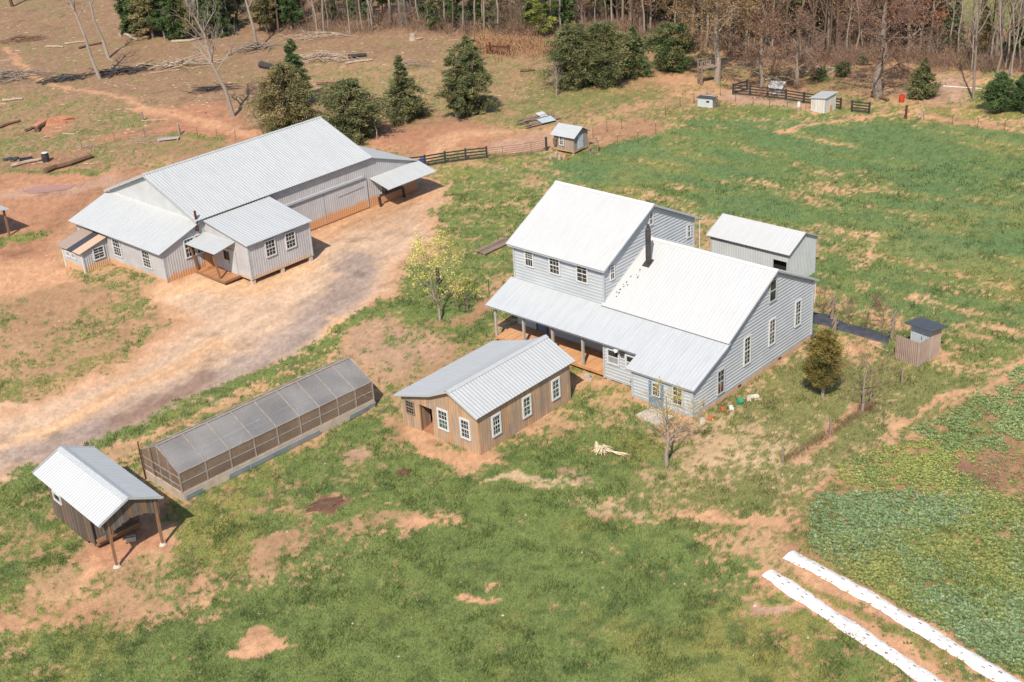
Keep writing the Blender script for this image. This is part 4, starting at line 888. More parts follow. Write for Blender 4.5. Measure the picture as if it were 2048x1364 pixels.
b_ = MB(); b_.beam((4.2, 2.4, 1.7), (8.0, 2.4, 1.75), 0.25, 0.05); b_.beam((10.6, 1.6, 2.1), (10.6, 1.5, 0.8), 0.09); b_.beam((10.6, 1.6, 2.1), (9.5, 1.9, 2.1), 0.09)
b_.tube([(5.5+0.25*i, 1.4+0.4*math.sin(i*.5), 1.0+0.9*math.sin(i*.35)) for i in range(9)], 0.03, 5)
b_.build('hanging_rack', 'trim_white', Gh)
b_ = MB(); b_.box(0.1, L_-.1, 0.1, 4.6, -0.02, 0.02); b_.build('floor', 'mound', Gh)
q = random.Random(8)
for i in range(16):
    b_ = MB(); x = q.uniform(.9, L_-.9); y = q.choice((1.2, 3.5))+q.uniform(-.25, .25); z = .78
    b_.box(x-.3, x+.3, y-.18, y+.18, z, z+.1); b_.build('seed_tray', q.choice(['black_plastic', 'mound', 'white_plain', 'gh_frame']), Gh)

# ------------------------------------------------------------------ shed on posts in the near corner
P_ = thing('open_shed', 'weathered grey board shed with a corrugated roof held on two leaning front posts', 'shed', (-24.522, 66.558, 0), -0.8513)
rfm = MB()
rfm.roof(V(0.05, -0.68, 3.37), V(-8.85, -0.68, 3.37), V(-8.85, 1.46, 4.34), V(0.05, 1.46, 4.34), 0.27, 0.12, 0.034)
rfm.roof(V(-8.85, 3.62, 3.37), V(0.05, 3.62, 3.37), V(0.05, 1.46, 4.337), V(-8.85, 1.46, 4.337), 0.27, 0.12, 0.034)
ro = rfm.build('roof', 'roof_rib', P_)
c = MB()
for s_g in (-1, 1): c.prism([V(-8.87, 1.46, 4.44), V(-8.87, 1.46+s_g*0.3, 4.30), V(-8.87, 1.46+s_g*0.3, 4.27), V(-8.87, 1.46, 4.40)], (8.95, 0, 0))
for x in (0.07, -8.87):
    c.beam((x, -0.68, 3.39), (x, 1.46, 4.37), 0.04, 0.16); c.beam((x, 3.62, 3.39), (x, 1.46, 4.37), 0.04, 0.16)
c.build('trim', 'fascia', ro)
w_ = MB()
zt = lambda y: 3.37+0.97*(1-abs(y-1.46)/2.15)-0.07
def jag(i): return 0.16*math.sin(i*2.3)+0.08*math.sin(i*5.1)
y = -0.25; i = 0
while y < 3.35:                                        # ragged front gable boards over the opening
    arch = 2.16+0.66*max(0, 1-((y-1.55)/1.75)**2)+jag(i)*0.22
    w_.prism([V(-0.22, y, arch), V(-0.22, y, zt(y)), V(-0.22, y+0.17, zt(y+0.17)), V(-0.22, y+0.17, arch)], (-0.03-0.02*(i % 2), 0, 0)); y += 0.18; i += 1
w_.build('gable', 'wood_grey', P_)
w_ = MB(); x = -8.62; i = 0
while x < -2.9:                                         # boards of the long side
    w_.box(x, x+0.165, -0.02-0.015*(i % 2), 0.02, 0.25+jag(i)*0.4+ (0.1 if x > -4 else -0.2), zt(-0.02)); x += 0.175; i += 1
while x < -0.35:
    w_.box(x, x+0.165, -0.02, 0.02, 2.3+jag(i)*0.8, zt(-0.02)); x += 0.175; i += 1
w_.box(-8.64, -8.6, 0.0, 3.1, 0.1, 3.3); w_.box(-8.6, -3.0, 3.08, 3.12, 0.1, 3.3)
w_.prism([V(-3.0, 0.02, 0.45), V(-3.0, 0.02, 3.3), V(-3.0, 1.46, 4.2), V(-3.0, 3.1, 3.3), V(-3.0, 3.1, 0.45)], (-0.04, 0, 0))
w_.build('wall', 'wood_grey', P_)
w_ = MB(); w_.box(-8.6, -2.75, 0.02, 3.1, 0.3, 0.42); w_.box(-2.95, -2.6, 0.1, 3.0, 0.55, 0.7); w_.build('floor', 'post_wood', P_)
window(P_, (-7.32, -0.05, 1.95), (1, 0, 0), (0, -1, 0), 1.1, 0.7, 1, 1, 0, fw=0.09)
for y, dz in ((0.0, 0.18), (3.13, 0.14)):
    p = MB(); p.beam((-0.25, y, 0.05), (-0.25, y+0.02, 3.42), 0.15); po = p.build('post', 'post_wood', P_)
    p = MB(); blob(p, (-0.25, y, 0.05), 0.24, 0.24, 0.17, 3, 8); p.build('footing', 'concrete', po)
p = MB(); p.box(-0.46, -0.34, 0.03, 3.05, 3.05, 3.2); p.build('beam', 'post_wood', P_)
cbm = MB()
def cinder(mb, x, y, z, rz=0.0, s=1.0):
    ca, sa = math.cos(rz), math.sin(rz); ax, ay = V(ca, sa, 0), V(-sa, ca, 0); o = V(x, y, z)
    for k in (-1, 1): mb.obox(o+ay*k*0.085*s, ax, ay, UP, 0.4*s, 0.03*s, 0.2*s)
    for k in (-1, 0, 1): mb.obox(o+ax*k*0.185*s, ax, ay, UP, 0.03*s, 0.14*s, 0.197*s)

# ------------------------------------------------------------------ grey metal shed behind the house
Y_ = thing('metal_shed', 'small grey metal clad shed with a white gable roof behind the farmhouse', 'shed', (23.824, 102.942, 0), -0.7562)
ya, yb, xa, xb, yrr = -1.78, 2.62, -6.70, 0.92, 0.44
def ytop(y): return (3.25+(4.43-3.25)*(y+2.13)/(yrr+2.13) if y < yrr else 3.25+(4.43-3.25)*(3.0-y)/(3.0-yrr))-0.05
w_ = MB()
w_.vwall((0, ya, 0), (1, 0, 0), (0, -1, 0), xa, -0.5, 0, ytop(ya), 0.24, 0.06, 0.028); w_.vwall((0, ya, 0), (1, 0, 0), (0, -1, 0), -0.5, 0.78, 2.44, ytop(ya), 0.24, 0.06, 0.028)
w_.vwall((0, ya, 0), (1, 0, 0), (0, -1, 0), -0.5, 0.78, 0, 1.62, 0.24, 0.06, 0.028); w_.vwall((0, ya, 0), (1, 0, 0), (0, -1, 0), 0.78, xb, 0, ytop(ya), 0.24, 0.06, 0.028)
w_.vwall((xb, 0, 0), (0, 1, 0), (1, 0, 0), ya, yb, 0, ytop, 0.24, 0.06, 0.028); w_.vwall((xa, 0, 0), (0, 1, 0), (-1, 0, 0), ya, yb, 0, ytop, 0.24, 0.06, 0.028)
w_.vwall((0, yb, 0), (1, 0, 0), (0, 1, 0), xa, xb, 0, ytop(yb), 0.24, 0.06, 0.028); w_.build('wall', 'metal_wall_clean', Y_)
c = MB(); c.box(xa+.1, xb-.1, ya+.5, yb-.1, 0.02, 2.9); c.build('inside', 'interior_shade', Y_)  # solid black block; the shade of the interior is painted on it
c = MB(); c.box(-0.58, 0.86, ya-0.05, ya+0.02, 2.44, 2.52); c.box(-0.58, 0.86, ya-0.05, ya+0.02, 1.56, 1.63); c.box(-0.58, -0.5, ya-0.05, ya+0.02, 1.63, 2.44); c.box(0.78, 0.86, ya-0.05, ya+0.02, 1.63, 2.44); c.build('opening_frame', 'fascia', Y_)
pieces('corner_trim', 'fascia', Y_, [(xb-0.05, xb+0.05, ya-0.05, ya+0.05, 0, ytop(ya)), (xb-0.05, xb+0.05, yb-0.05, yb+0.05, 0, ytop(yb)), (xa-0.05, xa+0.05, ya-0.05, ya+0.05, 0, ytop(ya))])
rfm = MB(); rfm.roof(V(-7.05, -2.13, 3.25), V(1.17, -2.13, 3.25), V(1.17, yrr, 4.43), V(-7.05, yrr, 4.43), 0.3, 0.06, 0.018); rfm.roof(V(1.17, 3.0, 3.25), V(-7.05, 3.0, 3.25), V(-7.05, yrr, 4.427), V(1.17, yrr, 4.427), 0.3, 0.06, 0.018)
rfm.build('roof', 'roof_white', Y_)
# ------------------------------------------------------------------ small buildings
def frame3(pl, pf, pr):
    L, Fp, Rr = g(*pl), g(*pf), g(*pr); d_ = (Rr-Fp); yaw = math.atan2(d_.y, d_.x); wr = d_.length
    ny = V(-math.sin(yaw), math.cos(yaw), 0); return Fp, yaw, wr, abs((L-Fp).dot(ny))
o_, yw, wx, wy = frame3((1110.4, 302), (1148.4, 309.9), (1175.8, 297.2))
K = thing('chicken_coop', 'raised grey board chicken coop with a pale blue door and white window', 'coop', o_, yw)
zb, ze_, zr_ = 0.35, 2.15, 2.85
w_ = MB(); w_.box(-0.04, 0, 0, wy, zb, ze_); w_.box(wx, wx+0.04, 0, wy, zb, ze_)
for y in (0, wy): w_.prism([V(0, y, zb), V(0, y, ze_), V(wx/2, y, zr_), V(wx, y, ze_), V(wx, y, zb)], (0, 0.04, 0))
w_.build('wall', 'wood_coop', K)
w_ = MB(); w_.box(-0.05, wx+0.05, -0.03, wy+0.06, zb-0.1, zb); w_.build('floor_frame', 'deck_edge', K)
for x in (0.2, wx-0.2):
    for y in (0.2, wy-0.2): w_ = MB(); w_.box(x-0.12, x+0.12, y-0.12, y+0.12, -0.05, zb-0.1); w_.build('pier', 'concrete', K)
sl_ = (zr_-ze_)/(wx/2); ov = 0.38
w_ = MB(); w_.roof(V(-ov, wy+0.3, ze_-ov*sl_+.05), V(-ov, -0.35, ze_-ov*sl_+.05), V(wx/2, -0.35, zr_+.05), V(wx/2, wy+0.3, zr_+.05), 0.3, 0.06, 0.02); w_.roof(V(wx+ov, -0.35, ze_-ov*sl_+.05), V(wx+ov, wy+0.3, ze_-ov*sl_+.05), V(wx/2, wy+0.3, zr_+.047), V(wx/2, -0.35, zr_+.047), 0.3, 0.06, 0.02)
w_.build('roof', 'roof_barn', K)
window(K, (-0.07, wy*0.6, 1.45), (0, 1, 0), (-1, 0, 0), 0.62, 1.15, 2, 2, 2, fw=0.09)
w_ = MB(); w_.box(wx*0.28, wx*0.66, -0.06, 0.0, 0.45, 2.0); dd = w_.build('door', MT.setdefault('pale_blue', simple('pale_blue', al(206, 220, 230), al(188, 204, 216), 0.6)), K)
w_ = MB(); w_.tube([(wx*.62, -0.06, 1.2), (wx*.62, -0.12, 1.2)], 0.03, 5); w_.build('handle', 'black_metal', dd)
w_ = MB(); w_.box(-0.35, -0.05, wy-0.5, wy-0.1, 0.9, 1.5); w_.prism([V(-0.42, wy-.55, 1.5), V(0, wy-.55, 1.62), V(0, wy-.05, 1.62), V(-0.42, wy-.05, 1.5)], (0, 0, 0.03)); w_.build('nest_box', 'wood_grey', K)
bl, br_ = g(1178, 306), g(1195, 304)
fz = thing('door_frame', 'bare wooden gate frame standing beside the grey chicken coop', 'gate frame', bl, math.atan2((br_-bl).y, (br_-bl).x)); L = (br_-bl).length
for x in (0, L): w_ = MB(); w_.box(x-0.06, x+0.06, -0.06, 0.06, -.05, 1.65); w_.build('post', 'post_weather', fz)
for z in (0.08, 1.6): w_ = MB(); w_.box(0.06, L-0.06, -0.04, 0.04, z-0.05, z+0.05); w_.build('rail', 'post_weather', fz)
# stumps standing by the coop
for i, (px, py, h_, lb) in enumerate(((1101, 318, 0.32, 'leftmost short pale wood block standing below the coop window'), (1112, 313, 0.5, 'tallest pale wood block standing against the coop corner'), (1119, 319, 0.5, 'pale round wood block in the middle of the coop row'), (1128.5, 317, 0.4, 'pale wood block second from the right before the coop'), (1133, 320, 0.3, 'reddish brown wood block lying at the right end before the coop'))):
    w_ = MB(); w_.tube([(0, 0, -0.03), (0, 0, h_*.5), (0.02, 0, h_)], [0.2, 0.19, 0.2], 9); tag(w_.build('wood_block', 'terracotta' if i == 4 else 'log_pale', loc=g(px, py)), lb, 'wood block', 'wood blocks by the coop')
# lumber pile behind the coop
o_ = g(1034, 254); d_ = g(1095, 238)-o_; rz = math.atan2(d_.y, d_.x); T_ = thing('lumber_pile', 'pile of old brown boards and grey tin sheets lying behind the coop', 'lumber pile', o_, rz); LL = d_.length
w_ = MB()
for i in range(26):
    y = rnd.uniform(-1.5, 1.6); z = 0.1+0.55*max(0, 1-abs(y)/1.9)*rnd.uniform(.5, 1); x = rnd.uniform(0, 2.2); l_ = rnd.uniform(3.5, LL-1)
    w_.obox((x+l_/2, y, z), V(1, rnd.uniform(-.06, .06), rnd.uniform(-.03, .03)).normalized(), (0, 1, 0), UP, l_, rnd.uniform(.12, .3), 0.05)
w_.build('boards', 'post_weather', T_)
for i, (y, z) in enumerate(((-1.2, 0.55), (0.4, 0.78))):
    w_ = MB(); w_.roof(V(2.4+i, y-.6, z-.25), V(LL, y-.6, z-.3), V(LL, y+.5, z), V(2.4+i, y+.5, z), 0.25, 0.08, 0.03, 0.01); w_.build('tin_sheet', 'metal_wall_clean' if i else 'gh_peel', T_)
# pipe gates, black board fences
def pts_local(o, pts): return [Vector(p)-o for p in pts]
def board_fence(name, label, posts, hts, rails=4, mat='black_wood', ph=1.35, top=1.2):
    P = [g(*p) for p in posts]; o = P[0]; T_ = thing(name, label, 'fence', o)
    for p in P:
        q = p-o; m_ = MB(); m_.box(q.x-0.1, q.x+0.1, q.y-0.1, q.y+0.1, -0.1, ph); m_.build('post', mat, T_)
    for k in range(rails):
        z = 0.18+(top-0.18)*k/(rails-1)
        for a_, b_ in zip(P[:-1], P[1:]):
            m_ = MB(); m_.beam(a_-o+V(0, -.1, z), b_-o+V(0, -.1, z), 0.045, 0.15); m_.build('rail', mat, T_)
    return T_
board_fence('board_fence', 'black four rail board fence running from the barn to the pipe gates', [(812, 338), (851, 333), (891, 326), (932, 320.5), (974, 316)], 1.3)
board_fence('board_fence', 'long black board fence along the dirt paddock beside the white huts', [(1466, 189), (1500, 191.5), (1535, 195.5), (1571.5, 200), (1607.5, 206), (1644, 211), (1681, 218.5)], 1.3)
board_fence('board_fence', 'short black fence panel standing alone right of the white animal hut', [(1703.5, 223), (1738, 227)], 1.3)
board_fence('board_fence', 'weathered black side fence running back from the paddock corner', [(1466, 188.5), (1494, 180)], 1.3, 3)
for a_, b_, lb in (((977, 318), (1034, 311.5), 'rusty pipe farm gate hung from the black board fence'), ((1036, 311.5), (1089, 302), 'rusty pipe farm gate hung from the lone black post by the coop')):
    A, B = g(*a_), g(*b_); T_ = thing('farm_gate', lb, 'gate', A, math.atan2((B-A).y, (B-A).x), 'pair of rusty pipe gates'); L = (B-A).length
    m_ = MB(); m_.tube([(0, 0, .1), (0, 0, 1.25), (L, 0, 1.25), (L, 0, .1), (0, 0, .1)], 0.035, 5); m_.build('gate_frame', 'pipe_gate', T_)
    for z in (0.32, 0.54, 0.76, 1.0): m_ = MB(); m_.tube([(0, 0, z), (L, 0, z)], 0.027, 5); m_.build('bar', 'pipe_gate', T_)
    m_ = MB(); m_.tube([(L/2, 0, .1), (L/2, 0, 1.25)], 0.03, 5); m_.build('brace', 'pipe_gate', T_)
def post(name, label, px, py, h_, r_, mat, cat='post', group=None, cap=None, lean=(0, 0), sq=False):
    m_ = MB()
    if sq: m_.beam((0, 0, -0.1), (lean[0], lean[1], h_), r_*2)
    else: m_.tube([(0, 0, -0.1), (lean[0]/2, lean[1]/2, h_/2), (lean[0], lean[1], h_)], [r_, r_*.96, r_*.9], 8)
    o = m_.build(name, mat, loc=gz(px, py)); tag(o, label, cat, group)
    if cap: m_ = MB(); m_.tube([(lean[0], lean[1], h_-.02), (lean[0], lean[1], h_+.12)], r_*1.15, 6); m_.build('cap', cap, o)
    return o
post('fence_post', 'lone thick black post between the pipe gates and the coop', 1093, 301, 1.55, 0.13, 'black_wood', sq=True)
post('fence_post', 'pale cut wooden post beside the dirt trail behind the barn', 360.5, 269, 1.45, 0.14, 'log_pale', lean=(-0.12, 0.1))
post('fence_post', 'dark square post at the end of a fallen rail in the clearing', 286, 241, 1.1, 0.1, 'post_weather', sq=True)
post('fence_post', 'rust brown wooden post at the far right field entrance', 1811.5, 237, 1.55, 0.15, 'rust')
post('fence_post', 'pale grey wooden post right of the rust brown one', 1844.5, 241.5, 1.4, 0.16, 'log_pale')
post('metal_stake', 'green metal stake with a white tip beside the porch roof', 978.5, 589, 1.5, 0.03, 'green_post', 'stake', cap='white_plain')
post('fence_post', 'black post wound with pale wire behind the budding yellow tree', 877, 568, 1.5, 0.17, 'black_wood')
post('fence_post', 'left of two short vine posts beside the budding yellow tree', 916.5, 617, 1.25, 0.07, 'post_weather', 'post', 'short vine posts')
post('fence_post', 'right of two short vine posts, nearer the farmhouse porch', 935, 620, 1.1, 0.07, 'post_weather', 'post', 'short vine posts')
post('metal_pole', 'rusty pole leaning at the greenhouse end, left of two', 291.5, 959, 2.9, 0.05, 'rust', 'pole', 'rusty poles', lean=(-.05, .1))
post('metal_pole', 'rusty pole leaning at the greenhouse end, right of two', 316.5, 970, 2.8, 0.05, 'rust', 'pole', 'rusty poles', lean=(-.05, .1))
def wire_fence(label, P, hh, wires, mat='rust', r_=0.025, cap=None, pale=False):
    P = [gz(*p) for p in P]; o = P[0].copy(); T_ = thing('wire_fence', label, 'fence', o)
    for p in P:
        q = p-o; m_ = MB(); m_.tube([q-V(0, 0, .1), q+V(0, 0, hh)], r_, 5); po = m_.build('post', mat, T_)
        if cap: m_ = MB(); m_.tube([q+V(0, 0, hh), q+V(0, 0, hh+.13)], 0.045, 6); m_.build('cap', cap, po)
    for k in range(wires):
        m_ = MB(); z = 0.15+(hh-.3)*k/max(1, wires-1)
        m_.tube([p-o+V(0, 0, z) for p in P], 0.006, 3); m_.build('wire', 'fascia' if pale else 'rust', T_)
wire_fence('thin rusty wire fence crossing the grass behind the long barn', [(165, 300), (230, 285), (290.6, 276.5), (360, 270), (396, 274), (435, 278.5), (472, 280)], 1.3, 4)
wire_fence('wire fence round the bare chicken pen right of the coop', [(1198, 303), (1235.4, 293.3), (1275.8, 285.5), (1311.5, 267)], 1.35, 4, cap='white_plain')
wire_fence('wire fence along the grass strip above the chicken pen', [(1186, 276), (1214, 263.5), (1243, 258), (1290, 245), (1331, 232), (1360, 214), (1387.7, 206.4)], 1.3, 4)
wire_fence('light wire fence along the near edge of the dirt paddock', [(1388, 207), (1414, 190), (1440.5, 191.5), (1471, 203), (1506, 207.5), (1539, 212), (1574.5, 215.5), (1611.5, 223.8)], 1.1, 5, pale=True)
wire_fence('wire fence with white capped posts along the far right field', [(1846, 242.5), (1904.8, 248), (1955, 254.8), (2009.3, 260.5), (2075, 268)], 1.2, 4, cap='white_plain')
gf = wire_fence('low garden wire fence overgrown with dry vines below the outhouse', [(1803, 768), (1740, 812), (1660, 869), (1565, 925)], 1.25, 5, 'post_weather', 0.085)
# huts in the far paddock
o_, yw, wx, wy = frame3((1401, 209), (1425, 216), (1433.5, 210))
T_ = thing('rabbit_hutch', 'small pale grey hutch with a flat dark lid at the dirt paddock', 'hutch', o_, yw); wx = max(wx, 1.0)
m_ = MB(); m_.box(0, wx, 0, wy, 0, 1.1); m_.build('body', 'metal_wall_clean', T_)
m_ = MB(); m_.prism([V(-.12, -.12, 1.12), V(wx+.12, -.12, 1.02), V(wx+.12, wy+.12, 1.02), V(-.12, wy+.12, 1.12)], (0, 0, .06)); m_.build('lid', 'roof_dark', T_)
m_ = MB(); m_.box(-.02, 0, wy*.22, wy*.42, .6, .82); m_.build('opening', 'interior_shade', T_)  # black plate on the solid body, shade of a hole put in as colour
o_, yw, wx, wy = frame3((1621.5, 222), (1650, 227.5), (1671, 218))
T_ = thing('animal_hut', 'white wooden animal hut with a sloping grey metal roof by the paddock end', 'hut', o_, yw)
m_ = MB()
m_.prism([V(0, 0, 0), V(0, wy, 0), V(0, wy, 1.6), V(0, 0, 1.85)], (.05, 0, 0)); m_.prism([V(wx, 0, 0), V(wx, wy, 0), V(wx, wy, 1.75), V(wx, 0, 2.0)], (-.05, 0, 0)); m_.prism([V(0, 0.02, 0), V(wx, 0.02, 0), V(wx, 0.02, 2.0), V(0, 0.02, 1.85)], (0, .05, 0)); m_.prism([V(0, wy, 0), V(wx, wy, 0), V(wx, wy, 1.75), V(0, wy, 1.6)], (0, -.05, 0))
m_.build('wall', 'wood_white', T_)
m_ = MB(); m_.roof(V(-.15, wy+.15, 1.62), V(-.15, -.15, 1.9), V(wx+.2, -.15, 2.08), V(wx+.2, wy+.15, 1.8), 0.3, .06, .015, .06); m_.build('roof', 'roof_barn', T_)
m_ = MB(); m_.box(wx*.45, wx*.62, -.03, .02, 0, .75); m_.build('hatch', 'deck_edge', T_)
o_, yw, wx, wy = frame3((1537, 190.5), (1561, 193.5), (1567, 188))
T_ = thing('animal_hut', 'low white animal hut behind the black board fence', 'hut', o_, yw); wx = 1.5
m_ = MB(); m_.box(0, wx, 0, wy, 0, .95); m_.build('wall', 'wood_white', T_)
m_ = MB(); m_.roof(V(-.2, wy+.15, 0.93), V(-.2, -.15, .93), V(wx+.2, -.15, 1.45), V(wx+.2, wy+.15, 1.45), 0.3, .06, .015, .05); m_.build('roof', 'roof_rib', T_)
# outhouse with its privacy screen
oF, oL, oR, oB = g(1835.8, 734.4), g(1785.3, 719.1), g(1856.3, 721), g(1876.8, 711.5)
yw = math.atan2((oB-oF).y, (oB-oF).x); T_ = thing('outhouse', 'narrow metal outhouse with a dark sloping roof and tan screen in the east garden', 'outhouse', oF, yw)
wl_ = abs((oL-oF).dot(V(-math.sin(yw), math.cos(yw), 0))); d1 = (oR-oF).length; d2 = (oB-oF).length
m_ = MB(); m_.vwall((0, 0, 0), (0, 1, 0), (-1, 0, 0), 0, wl_, 0, 1.98, .16, .05, .022); m_.vwall((0, 0, 0), (1, 0, 0), (0, -1, 0), 0, d1, 0, 1.98, .16, .05, .022); m_.box(-.0, .03, 0, wl_, 0, 1.97); m_.box(0.03, d1, 0.0, .03, 0, 1.97); m_.box(-.06, .06, -.06, .06, 0, 1.99)
m_.build('privacy_screen', 'tan_metal', T_)
m_ = MB(); m_.vwall((d1, 0, 0), (0, 1, 0), (-1, 0, 0), 0, 1.75, 0, 2.55, .16, .05, .022); m_.box(d1+.01, d1+.05, 0, 1.75, 0, 2.53); m_.build('front_wall', MT.setdefault('pale_tin', simple('pale_tin', al(222, 230, 234), al(204, 212, 218), .45, .2)), T_)
m_ = MB(); m_.box(d1-.04, d1-.02, .75, .80, 1.5, 1.75); m_.build('handle', 'black_metal', T_)
m_ = MB(); m_.vwall((0, 0, 0), (1, 0, 0), (0, -1, 0), d1+.05, d2+.1, 0, lambda s: 2.52-(s-d1)*.2, .16, .05, .022); m_.box(d1+.06, d2+.1, 1.72, 1.75, 0, 2.4); m_.box(d2+.07, d2+.1, .03, 1.72, 0, 2.3); m_.build('wall', 'tan_metal', T_)
m_ = MB(); m_.roof(V(d1-.55, 2.05, 2.68), V(d1-.55, -.35, 2.68), V(d2+.4, -.35, 2.42), V(d2+.4, 2.05, 2.42), .34, .05, .02, .05); m_.build('roof', 'roof_dark', T_)
# shed whose roof corner just enters on the left
tip = g(60, 452); zc = 2.8; dsp = zc/math.tan(R(EL)); o_ = V(tip.x-dsp*math.sin(R(AZ)), tip.y-dsp*math.cos(R(AZ)), 0)
T_ = thing('pole_shed', 'open pole shed at the left edge, only its corner post and roof tip showing', 'shed', o_, 2.37)
m_ = MB(); m_.roof(V(0, 0, zc), V(6, 0, zc), V(6, 5, zc+1.0), V(0, 5, zc+1.0), .3, .08, .03); m_.build('roof', 'roof_rib', T_)
for x, y in ((.45, .45), (5.5, .45), (.45, 4.5), (5.5, 4.5)): m_ = MB(); m_.box(x-.09, x+.09, y-.09, y+.09, -.05, zc+y*.2-.08); m_.build('post', 'post_wood', T_)
m_ = MB(); m_.box(.4, 5.6, 4.5, 4.58, .1, 3.5); m_.build('wall', 'wood_grey', T_)
# tree platform with ladder
A, B = g(1404, 171), g(1431, 166); yw = math.atan2((B-A).y, (B-A).x); LL = (B-A).length
T_ = thing('tree_platform', 'wooden plank platform with a railing and ladder fixed to the orange leaved tree', 'platform', A, yw)
m_ = MB(); m_.box(0, LL+.2, -.1, 1.1, 2.1, 2.2); m_.build('deck', 'plank_grey', T_)
for y in (0, 1.0):
    m_ = MB(); m_.box(-.06, .06, y-.06, y+.06, 0, 3.2); m_.build('post', 'post_weather', T_)
for z in (2.75, 3.15): m_ = MB(); m_.box(0, LL, .98, 1.04, z-.05, z+.05); m_.build('rail', 'post_weather', T_)
for i in range(6): x = .4+i*(LL-.6)/5; m_ = MB(); m_.box(x-.03, x+.03, .98, 1.03, 2.2, 2.75); m_.build('baluster', 'post_grey', T_)
m_ = MB()
for z in (.35, .7, 1.05, 1.4, 1.75): m_.box(-.1, -.02, .06, .94, z-.04, z+.04)
m_.box(-.09, -.03, 0, .06, 0, 2.1); m_.box(-.09, -.03, .94, 1.0, 0, 2.1); m_.build('ladder', 'post_weather', T_)
# ------------------------------------------------------------------ loose things
def barrel(name, label, px, py, r_, h_, mat, lid=None, cat='barrel'):
    m_ = MB(); m_.tube([(0, 0, 0), (0, 0, .03), (0, 0, h_*.32), (0, 0, h_*.34), (0, 0, h_*.66), (0, 0, h_*.68), (0, 0, h_)], [r_*.93, r_, r_, r_*1.05, r_*1.05, r_, r_*.95], 14)
    o = m_.build(name, mat, loc=gz(px, py)); tag(o, label, cat)
    if lid: m_ = MB(); m_.tube([(0, 0, h_), (0, 0, h_+.04)], r_*.9, 14); m_.build('lid', lid, o)
    return o
barrel('barrel', 'black barrel with a pale lid standing by a fallen trunk', 92.5, 323, 0.42, 1.05, 'black_plastic', 'white_plain')
barrel('barrel', 'bright orange barrel standing under the far right cedar', 1803, 204, 0.32, 0.85, 'orange_plastic')
barrel('bucket', 'white bucket on the bare paddock dirt beside the wire fence', 1597.5, 213.5, 0.2, 0.6, 'white_plain', 'fascia', 'bucket')
barrel('barrel', 'small blue drum behind the black fence by the barn', 845, 326, 0.3, 0.6, 'blue_plastic')
gb = barrel('flower_pot', 'green plastic pot tipped by the house foundation', 1478, 806, 0.22, 0.42, 'green_plastic', None, 'pot'); gb.rotation_euler = (0.5, 0.3, 0)
for i, (px, py, lb) in enumerate(((12, 321, 'black tyre lying flat nearest the left edge by the fallen trunk'), (20, 319, 'second black tyre from the left edge in the tyre row'), (27, 322, 'third black tyre from the left edge, nearest the camera'), (33, 318, 'black tyre at the right end of the tyre row'))):
    m_ = MB(); ring = [[(math.cos(a_*2*math.pi/14)*(.26+.1*math.cos(b_*2*math.pi/7)), math.sin(a_*2*math.pi/14)*(.26+.1*math.cos(b_*2*math.pi/7)), .12+.11*math.sin(b_*2*math.pi/7)) for b_ in range(7)] for a_ in range(14)]
    for a_ in range(14):
        for b_ in range(7): m_.quad(ring[a_][b_], ring[(a_+1) % 14][b_], ring[(a_+1) % 14][(b_+1) % 7], ring[a_][(b_+1) % 7])
    tag(m_.build('tyre', 'black_plastic', loc=gz(px, py)), lb, 'tyre', 'black tyres at the left edge')
m_ = MB(); m_.prism([V(-.7, -.35, .0), V(.7, -.35, 0), V(.7, .35, 0), V(-.7, .35, 0)], (0, 0, .05)); m_.box(-.75, .75, -.4, -.35, 0, .3); m_.box(-.75, .75, .35, .4, 0, .3); m_.box(-.75, -.7, -.35, .35, 0, .3); m_.box(.7, .75, -.35, .35, 0, .3)
tag(m_.build('feed_trough', 'black_plastic', loc=gz(53, 321), rot=(0, 0, .3)), 'long black trough lying between the tyres and the barrel', 'trough')
m_ = MB(); m_.roof(V(-1.3, -.5, .2), V(1.3, -.5, .25), V(1.3, .5, .2), V(-1.3, .5, .2), .3, .1, .03); 
for x in (-1.1, 1.1): m_.box(x-.05, x+.05, -.5, .5, 0, .15)
tag(m_.build('pallet', 'post_grey', loc=gz(337, 280), rot=(0, 0, .1)), 'grey slatted pallet lying in the grass behind the barn', 'pallet')
def log(label, p, q, r_, mat, name='log', cat='log', bend=0.15, group=None, z=None):
    A, B = gz(*p), gz(*q); o = (A+B)/2; d_ = (B-A); L = d_.length; rz = math.atan2(d_.y, d_.x); m_ = MB(); k = 7
    m_.tube([((i/(k-1)-.5)*L, bend*math.sin(i*1.4+L)*min(1, L/4), r_*(.85+.1*math.sin(i*2))) for i in range(k)], [r_*(1.05-.35*i/(k-1)) for i in range(k)], 7)
    return tag(m_.build(name, mat, loc=o, rot=(0, 0, rz)), label, cat, group)
log('thick brown trunk lying beside the dirt yard behind the barn', (92, 346), (187, 316), .32, 'log_brown', 'fallen_log')
log('long pale trunk lying left of the black barrel', (22, 335), (86, 320), .24, 'log_pale', 'fallen_log')
log('brown log lying across the reddish dirt heap', (72, 265), (99, 242), .3, 'log_brown')
log('thin grey log in front of the reddish dirt heap', (52, 264), (70, 257), .2, 'log_brown')
log('dark log pointing off the left edge beside the dirt heap', (-5, 258), (40, 243), .2, 'log_brown')
log('pale split log lying in the grass near the left edge', (6, 203), (46, 199), .2, 'log_pale')
log('white log lying in front of the tall leaning bare trees', (95, 94), (128, 95), .17, 'log_pale')
log('pale log lying just behind the tall leaning bare tree', (130, 89), (172, 84), .17, 'log_pale')
log('grey log crossing the foot of the rearmost leaning tree', (157, 98), (207, 86), .2, 'log_brown')
log('long whitish trunk lying along the forest edge behind the brush', (345, 87), (450, 72), .24, 'log_pale', 'fallen_log', bend=.5)
log('short whitish stump log pointing at the forest corner', (251, 71), (274, 82), .26, 'log_pale')
